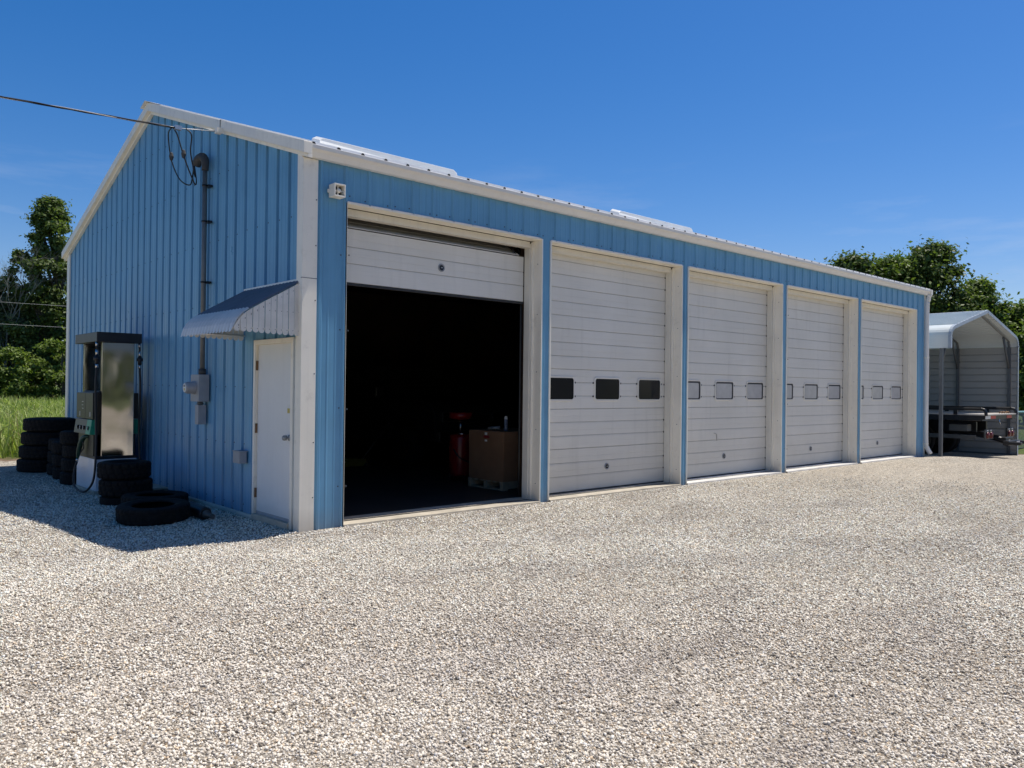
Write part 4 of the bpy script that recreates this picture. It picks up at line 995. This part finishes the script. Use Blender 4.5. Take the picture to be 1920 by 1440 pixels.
def flatbed():
    x0, x1, ye, yf = 19.22, 21.80, -.80, 6.2; zd = 1.03
    t = thing('flatbed_truck', (20.5, 2, -.22), 'flatbed tow truck backed under the carport with rear deck showing', 'truck')
    m = MB(); m.box(x0, x1, ye, yf, zd - .035, zd); m.build('deck', M['deck'], t, .006)
    m = MB(); m.box(x0 + .02, x1 - .02, ye + .03, ye + .12, zd - .14, zd - .036); m.box(x0 + .0, x0 + .07, ye + .1, yf, zd - .17, zd - .036); m.box(x1 - .07, x1, ye + .1, yf, zd - .17, zd - .036)
    for y in np.arange(ye + .6, yf, .6): m.box(x0 + .07, x1 - .07, y, y + .07, zd - .13, zd - .036)
    m.build('deck_frame', M['dark'], t)
    for s, x in ((-1, x0 + .03), (1, x1 - .03)):
        m = MB(); m.tube(bez([(x, yf, zd + .13), (x, ye + .75, zd + .13), (x, ye + .16, zd + .13), (x, ye + .04, zd + .09), (x, ye + .005, zd - .04)], 6), .042, 8)
        for y in np.arange(ye + .7, yf, 1.1): m.box(x - .03, x + .03, y, y + .1, zd - .03, zd + .13)
        m.build('side_rail', M['dark'], t)
    n = 7
    for k in range(2):
        m = MB(); a = x0 + .03 + k * .42; m.box(a, a + .40, ye + .024, ye + .029, zd - .125, zd - .045); m.build('reflective_tape', M['tapewhite' if k == 0 else 'tapered'], t)
    m = MB(); a = x1 - .8; m.box(a, a + .40, ye + .024, ye + .029, zd - .125, zd - .045); m.build('reflective_tape', M['tapered'], t)
    m = MB()
    for x in (20.05, 20.85): m.box(x, x + .09, ye + .5, yf, .52, .80)
    m.build('chassis_rail', M['dark'], t)
    for s, xa, xb in ((-1, 19.36, 20.0), (1, 21.15, 21.72)):
        m = MB(); m.box(xa, xb, ye + .06, ye + .10, .36, .62); lp = m.build('lamp_panel', M['truckgrey'] if s < 0 else M['dark'], t, .006)
        for dx in (.15, .42):
            m = MB(); m.lathe([(.085, .0), (.085, -.03), (.07, -.045), (.0001, -.05)], (xa + dx, ye + .06, .47), 'Y', 20); m.build('tail_light', M['redlens'], lp)
            m = MB(); m.box(xa + dx - .06, xa + dx + .06, ye + .05, ye + .058, .575, .61); m.build('marker_plate', M['tapewhite'], lp)
    m = MB(); m.box(x0 + .02, x0 + .06, ye + .25, .62, .36, .47); m.box(x0 + .03, x0 + .30, 1.75, 2.6, .42, .82); m.build('side_guard', M['truckgrey'], t, .008)
    m = MB(); m.box(x0 + .14, x0 + .45, ye + .5, ye + .95, .56, .74); m.build('tool_box', M['truckgrey'], t, .01)
    m = MB(); m.tube(bez([(20.5, .6, .55), (20.5, -.4, .42), (20.5, -1.0, .25)], 5), .085, 8); m.box(19.95, 21.05, -1.12, -.98, .20, .32); m.box(19.95, 20.1, -1.4, -1.1, .22, .30); m.box(20.9, 21.05, -1.4, -1.1, .22, .30); m.box(20.2, 20.8, -.98, -.86, .30, .40)
    wlift = m.build('wheel_lift', M['dark'], t, .01)
    m = MB(); m.box(20.62, 20.98, -1.125, -1.121, .22, .30); m.build('lift_plate', M['tapewhite'], wlift)
    m = MB(); m.tube(bez([(20.3, ye + .02, zd - .14), (20.3, ye - .01, .78), (20.36, ye - .005, .74), (20.36, ye + .02, .80)], 5), .012, 6); m.build('tow_hook', M['chrome'], t)
    m = MB()
    for k in range(9): m.lathe([(.028, -.01), (.042, 0), (.028, .01), (.016, 0)], (21.0 + k * .08, ye + .18 + .05 * math.sin(k * 1.7), zd + .015 + .01 * (k % 2)), 'Z' if k % 2 else 'X', 10, 0, True, True)
    m.build('chain', M['brass'], t)
    for xx in (19.52, 21.5):
        for dx in (-.16, .16):
            m = MB(); m.lathe([(.28, -.13), (.48, -.13), (.505, -.09), (.505, .09), (.48, .13), (.28, .13)], (xx + dx, 1.15, .285), 'X', 36); wl = m.build('wheel', M['rubber'], t)
            m = MB(); m.lathe([(.0001, -.02), (.12, -.03), (.18, .05), (.28, .09)], (xx + dx, 1.15, .285), 'X', 24); m.build('rim', M['truckgrey'], wl)
        m = MB(); m.box(xx - .34, xx + .34, 1.72, 1.74, .0, .72); m.build('mud_flap', M['dark'], t)
    m = MB(); m.tube([(19.4, 1.15, .285), (21.6, 1.15, .285)], .08, 10); m.build('axle', M['dark'], t)
    m = MB(); m.box(x0 + .1, x1 - .1, yf + .02, yf + .08, zd, zd + 1.1); m.build('headboard', M['dark'], t, .01)
flatbed()

def fence():
    t = thing('chain_link_fence', (28, .35, -.26), 'low chain link fence with teal top rail beyond carport', 'fence')
    y = .35; x0, x1 = 23.45, 34.0; zb = -.24; zt = .98
    for x in np.arange(x0, x1, 2.4):
        m = MB(); m.tube([(x, y, zb - .1), (x, y, zt + .05)], .03, 8); m.build('fence_post', M['zinc'], t)
    m = MB(); m.tube([(x0, y, zt), (x1, y, zt)], .035, 8); m.build('top_rail', M['teal'], t)
    m = MB(); st = .085
    n = int((x1 - x0) / st)
    for i in range(n):
        for s in (-1, 1):
            a = x0 + i * st; b = a + s * (zt - zb)
            pa, pb = (a, y, zb), (b, y, zt)
            if b < x0: f = (a - x0) / (a - b); pb = (x0, y, zb + (zt - zb) * f)
            if b > x1: f = (x1 - a) / (b - a); pb = (x1, y, zb + (zt - zb) * f)
            m.tube([pa, pb], .0035, 3, 0, False, False)
    m.build('wire_mesh', M['zinc'], t)
fence()
def trailer():
    t = thing('utility_trailer', (25.4, 2.2, -.25), 'pale blue low trailer behind the fence at far right', 'trailer')
    m = MB(); m.box(24.0, 27.6, 1.5, 3.0, .22, .30); m.build('trailer_bed', M['paleblue'], t, .01)
    m = MB(); m.box(24.0, 27.6, 1.46, 1.5, .24, .56); m.box(24.0, 27.6, 3.0, 3.04, .24, .56); m.build('side_board', M['paleblue'], t, .006)
    m = MB(); m.tube([(23.95, 1.48, .72), (27.65, 1.48, .72)], .03, 8)
    for x in (24.0, 25.2, 26.4, 27.6): m.tube([(x, 1.48, .5), (x, 1.48, .72)], .02, 6)
    m.build('top_rail', M['gutter'], t)
    for y in (1.38, 3.12):
        m = MB(); m.lathe([(.16, -.09), (.29, -.09), (.31, -.05), (.31, .05), (.29, .09), (.16, .09)], (25.8, y, .06), 'Y', 28); wl = m.build('wheel', M['rubber'], t)
        m = MB(); m.lathe([(.0001, 0), (.1, -.03), (.16, .0)], (25.8, y, .06), 'Y', 18); m.build('rim', M['zinc'], wl)
    m = MB(); m.tube([(24.0, 2.25, .2), (23.5, 2.25, .16)], .04, 6); m.build('hitch_tongue', M['dark'], t)
trailer()
def wires():
    for k, (z0, z1, lab) in enumerate(((6.05, 5.75, 'upper thin utility line crossing in front of the left trees'), (5.1, 4.55, 'lower thin utility line crossing in front of the left trees'))):
        m = MB(); m.tube([(-22 + i * 2.0, 41 - i * .12, z0 + (z1 - z0) * i / 20 - .02 * i * (20 - i) * .12) for i in range(22)], .009, 5)
        tag(m.build('utility_line', M['zinc'], None, 0, (-22, 41, z0)), lab, 'wire', 'utility lines on the left')
wires()

# ------------------------------------------------------------------ vegetation
def leaves(cent, rad, nleaf, size, pal, rng, droop=0.0):
    """leaf quads scattered around clump centres; returns verts, flat faces, tint"""
    K = len(cent); ci = rng.integers(0, K, nleaf)
    d = rng.normal(size=(nleaf, 3)); d /= np.linalg.norm(d, axis=1, keepdims=True)
    rr_ = np.abs(rng.normal(0, .68, (nleaf, 1))) + .08
    p = cent[ci] + d * rr_ * rad[ci][:, None] * np.array([1, 1, .72])
    nrm = d * 0.55 + np.array([0, 0, .5]) + rng.normal(size=(nleaf, 3)) * .55; nrm /= np.linalg.norm(nrm, axis=1, keepdims=True)
    a = np.cross(nrm, rng.normal(size=(nleaf, 3))); a /= np.linalg.norm(a, axis=1, keepdims=True); b = np.cross(nrm, a)
    s = size * rng.uniform(.6, 1.35, (nleaf, 1)); a *= s; b *= s * .62
    v = np.stack([p - a, p + b * .9 - a * .1, p + a, p - b * .9 + a * .1], 1).reshape(-1, 3)
    cl = rng.uniform(0, 1, K)[ci] * .6 + rng.uniform(0, 1, nleaf) * .4
    c = pal[0] + (pal[1] - pal[0]) * cl[:, None]; c = c * (0.72 + .42 * np.clip(rr_, 0, 1.2))  # tint darkens towards each clump centre, inner shade put into leaf colour
    return v, np.arange(nleaf * 4), np.repeat(c, 4, 0)
PAL = {'dark': np.array([[.065, .095, .028], [.155, .205, .060]]), 'mid': np.array([[.080, .125, .028], [.200, .260, .062]]), 'light': np.array([[.085, .130, .026], [.220, .285, .066]]), 'grey': np.array([[.090, .112, .058], [.190, .215, .112]])}
def tree(name, x, y, z, hgt, rx, base, label, cat='tree', pal='mid', nl=9000, size=.17, seed=0, group=None, lean=0.0, top=1.0, kc=60, stem=True, gap=.62):
    rng = np.random.default_rng(seed + 100)
    t = thing(name, (x, y, z), label, cat, group)
    hc = hgt - base
    # envelope: rounded crown, random lobes
    lob = rng.uniform(0, 6.28, 6); cs = []
    while len(cs) < kc:
        u = rng.uniform(0, 1); a = rng.uniform(0, 6.28)
        env = math.sin(math.pi * min(1, (u * .86 + .12))) ** .6 * (1 - .35 * u * top)
        env *= 1 + .20 * math.sin(2 * a + lob[0]) + .16 * math.sin(3 * a + lob[1] + u * 5) + .12 * math.sin(7 * u + lob[2])
        q = rng.uniform(.03, 1) ** .55
        cs.append((x + lean * u + rx * env * q * math.cos(a), y + rx * env * q * math.sin(a), z + base + hc * (u * .96 + .02) ))
    cs = np.array(cs); rad = rng.uniform(.30, .62, kc) * rx * gap * (1.0 - .25 * (cs[:, 2] - z - base) / hc)
    rad = np.clip(rad, .30, None)
    cs[:, 2] = np.minimum(cs[:, 2], z + hgt - rad * .75)
    if group in (GL, GB): nl, size = int(nl * 1.9), size * .74
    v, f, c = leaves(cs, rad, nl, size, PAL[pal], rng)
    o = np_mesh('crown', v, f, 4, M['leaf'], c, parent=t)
    if stem:
        m = MB(); p0 = Vector((x, y, z - .2)); tp = Vector((x + lean * .8, y, z + base + hc * .8))
        path = bez([p0, p0.lerp(tp, .3) + Vector((rng.normal() * .12, rng.normal() * .12, 0)), p0.lerp(tp, .65) + Vector((rng.normal() * .2, 0, 0)), tp], 4)
        r0 = .018 * hgt + .05; m.tube(path, [r0 * (1 - .85 * i / (len(path) - 1)) for i in range(len(path))], 8)
        for i in range(0, kc, 3):
            cpt = Vector(cs[i]); s_ = path[min(len(path) - 2, max(1, int(len(path) * min(.92, max(.1, (cpt.z - z) / (hgt * .9) - .18)))))]
            m.tube([s_, s_.lerp(cpt, .5) + Vector((0, 0, -.06 * rx)), cpt], [r0 * .32, r0 * .2, r0 * .07], 5)
        m.build('trunk', M['bark'], t)
    return t
GL = 'trees behind the tall grass'; GB = 'bushes at the foot of the left tree line'
def dead_tree(x, y, z, hgt, label):
    t = thing('bare_tree', (x, y, z), label, 'tree'); rng = random.Random(5); m = MB()
    def br(p, d, l, r, n):
        q = p + d * l; mid = p.lerp(q, .5) + Vector((rng.gauss(0, .05), rng.gauss(0, .05), rng.gauss(0, .03))) * l
        m.tube([p, mid, q], [r, r * .8, r * .6], 4, 0, False)
        if n == 0: return
        for k in range(3 if n > 1 else 4):
            dd = (d + Vector((rng.gauss(0, .42), rng.gauss(0, .42), rng.gauss(.12, .25)))).normalized(); br(p.lerp(q, rng.uniform(.55, 1)), dd, l * rng.uniform(.55, .8), r * .58, n - 1)
    p = Vector((x, y, z)); tp = Vector((x + .2, y, z + hgt * .42)); m.tube([p, tp], [.11, .06], 6)
    m.build('trunk', M['deadwood'], t); m = MB()
    for k in range(5):
        br(p.lerp(tp, .55 + .11 * k), Vector((rng.gauss(0, .4), rng.gauss(0, .4), 1)).normalized(), hgt * .23, .038, 4)
    m.build('branch', M['deadwood'], t)
GL = 'trees behind the tall grass'
tree('tall_tree', 8.05, 48.7, 0, 13.3, 2.0, 2.0, 'tallest slender dark tree rising left of the garage gable', pal='dark', nl=36000, size=.15, seed=1, group=GL, top=0.05, kc=190, gap=.50)
tree('broadleaf_tree', 6.1, 50.2, 0, 8.0, 2.2, 1.2, 'grey green bushy tree left of the tallest tree', pal='grey', nl=11000, size=.16, seed=2, group=GL, kc=60)
tree('broadleaf_tree', 4.2, 51.5, 0, 7.0, 2.3, 1.0, 'mid green tree at the photo left edge behind bare tree', pal='mid', nl=10000, size=.17, seed=3, group=GL)
tree('broadleaf_tree', 9.9, 47.6, 0, 8.6, 2.0, .8, 'fresh green tree touching the garage corner on the left', pal='mid', nl=10000, size=.17, seed=4, group=GL, kc=55)
tree('broadleaf_tree', 1.6, 53.0, 0, 9.2, 2.6, 1.0, 'dark tree just outside the left edge of the tree line', pal='dark', nl=9000, size=.2, seed=5, group=GL)
tree('broadleaf_tree', -2.0, 55.0, 0, 10.0, 2.8, 1.2, 'mid green tree further left along the tree line', pal='mid', nl=9000, size=.2, seed=6, group=GL)
tree('broadleaf_tree', 12.5, 49.0, 0, 9.0, 2.4, 1.0, 'dark tree hidden mostly behind the garage gable', pal='dark', nl=8000, size=.2, seed=7, group=GL)
tree('broadleaf_tree', 7.6, 53.0, 0, 7.6, 2.4, .4, 'deep shaded tree filling the gap behind the tallest tree', pal='dark', nl=9000, size=.2, seed=8, group=GL)
dead_tree(5.75, 49.4, 0, 11.9, 'bare grey twiggy dead tree at the left edge')
GB = 'bushes at the foot of the left tree line'
bush = [(7.9, 44.6, 4.6, 1.25, 'light', 'bright green leafy bush tallest below the slender tree'), (5.6, 45.6, 3.6, 1.3, 'light', 'bright green bush at the left edge above tall grass'), (6.8, 46.6, 3.0, 1.3, 'mid', 'mid green bush between the two bright bushes'),
        (8.9, 43.8, 3.2, 1.1, 'light', 'leafy bush against the garage corner on the left'), (3.8, 46.8, 3.4, 1.4, 'mid', 'mid green bush outside the left edge of the photo'), (1.2, 48.5, 3.6, 1.6, 'dark', 'dark green bush further left in the tree line'), (10.6, 44.6, 3.6, 1.4, 'mid', 'green bush mostly hidden behind the garage')]
for i, (bx, by, bh, br_, pl, lb) in enumerate(bush):
    tree('bush', bx, by, 0, bh, br_, .1, lb, 'bush', pl, 5200, .13, 30 + i, GB, kc=38, top=.3)
GRt = 'trees behind the carport'
right = [(46.6, 15.4, 10.6, 3.0, 'dark', 'dark rounded tree rising just behind the garage roof end'), (50.2, 11.9, 11.5, 2.9, 'dark', 'largest dark tree behind the carport roof'), (52.4, 9.7, 9.2, 2.5, 'mid', 'mid green tree right of the largest tree'),
         (53.6, 7.4, 7.6, 2.3, 'mid', 'lower green tree above the carport right slope'), (48.2, 13.7, 10.7, 2.9, 'mid', 'green tree between the two dark crowns'), (57.0, 5.2, 7.8, 2.6, 'dark', 'dark tree at the right edge of the photo'),
         (60.0, 1.5, 8.6, 3.0, 'mid', 'tree outside the right edge of the photo'), (44.0, 18.4, 6.4, 2.4, 'dark', 'tree hidden behind the garage roof'), (64.0, -3.0, 9.0, 3.2, 'mid', 'far tree beyond the right edge')]
for i, (tx, ty, th, tr, pl, lb) in enumerate(right):
    tree('broadleaf_tree', tx, ty, -.2, th, tr, .8, lb, 'tree', pl, 36000 if i < 6 else 8000, .132, 60 + i, GRt, kc=105, gap=.70)
GR2 = 'bushes behind the carport'
for i, (tx, ty, th, tr, pl, lb) in enumerate([(44.5, 7.6, 5.2, 1.9, 'light', 'bright green bush at the right of the carport wall'), (46.5, 5.2, 5.6, 2.0, 'mid', 'mid green bush at the right edge of the photo'), (42.0, 9.4, 5.0, 1.9, 'mid', 'green bush hidden behind the carport wall'), (48.5, 2.6, 5.2, 2.0, 'light', 'bright bush outside the right edge')]):
    tree('bush', tx, ty, -.2, th, tr, .1, lb, 'bush', pl, 7000, .16, 90 + i, GR2, kc=46, top=.3)
def grass():
    V, F, T = [], [], []; off = 0; rng = np.random.default_rng(3)
    for (xa, xb, ya, yb, n, h0, h1, wd) in ((-7, 7.5, 11.4, 22, 30000, .35, 1.0, .012), (-4, 13, 22, 46, 34000, .5, 1.05, .022), (23.6, 40, .8, 14, 9000, .06, .16, .012)):
        x = rng.uniform(xa, xb, n); y = rng.uniform(ya, yb, n); ok = (turf(x, y) > .6) & ~((x > -.3) & (x < 17.4) & (y < 9.9)); x, y = x[ok], y[ok]; n = len(x)
        h = rng.uniform(h0, h1, n) * (.75 + .25 * np.sin(x * 1.1 + y * .7)) * np.clip((turf(x, y) - .45) / .4, .35, 1); a = rng.uniform(0, 6.28, n); w_ = wd * rng.uniform(.6, 1.5, n)
        bend = rng.uniform(.1, .75, n) * h; b = rng.uniform(0, 6.28, n); z = gz(x, y)
        ux, uy = np.cos(a) * w_, np.sin(a) * w_; bx, by = np.cos(b) * bend, np.sin(b) * bend
        v = np.stack([np.stack([x - ux, y - uy, z], -1), np.stack([x + ux, y + uy, z], -1), np.stack([x + ux * .9 + bx * .35, y + uy * .9 + by * .35, z + h * .65], -1), np.stack([x - ux * .9 + bx * .35, y - uy * .9 + by * .35, z + h * .65], -1),
                      np.stack([x + ux * .15 + bx, y + uy * .15 + by, z + h * (1.02 - .25 * bend / h)], -1), np.stack([x - ux * .15 + bx, y - uy * .15 + by, z + h * (1.02 - .25 * bend / h)], -1)], 1)
        V.append(v.reshape(-1, 3)); k = np.arange(n)[:, None] * 6 + off
        F.append(np.concatenate([k + np.array([[0, 1, 2, 3]]), k + np.array([[3, 2, 4, 5]])], 1).reshape(-1)); off += n * 6
        t = rng.uniform(0, 1, n); c = np.array([.20, .27, .05]) + (np.array([.60, .66, .27]) - np.array([.20, .27, .05])) * (t ** 1.3)[:, None]
        dry = rng.uniform(0, 1, n) > .90; c[dry] = np.array([.34, .30, .15]); T.append(np.repeat(c, 6, 0))
    o = np_mesh('tall_grass', np.concatenate(V), np.concatenate(F), 4, M['grass'], np.concatenate(T))
    tag(o, 'tall unmown green grass growing behind the tyre stacks', 'grass', kind='stuff')
grass()

def reflection_woodland():
    """unseen trees added behind the camera for the glass and steel to mirror"""
    rng = np.random.default_rng(77); VV, CC = [], []
    for i in range(26):
        x, y = -62 + i * 4.3 + rng.uniform(-1, 1), -38 + rng.uniform(-5, 3) - .012 * (i - 13) ** 2
        k = 26; h = rng.uniform(8, 13); a = rng.uniform(0, 6.28, k); u = rng.uniform(0, 1, k); q = 2.8 * np.sqrt(rng.uniform(0, 1, k)) * (1.1 - .5 * u)
        cs = np.stack([x + q * np.cos(a), y + q * np.sin(a), .8 + u * (h - 1.5)], -1)
        v, f, c = leaves(cs, rng.uniform(1.0, 1.8, k), 1500, .42, PAL['dark'], rng); VV.append(v); CC.append(c)
    v = np.concatenate(VV)
    o = np_mesh('reflection_woodland', v, np.arange(len(v)), 4, M['leaf'], np.concatenate(CC))
    tag(o, 'unseen wooded edge added behind the camera for reflections', 'reflection_woodland', kind='stuff')
reflection_woodland()
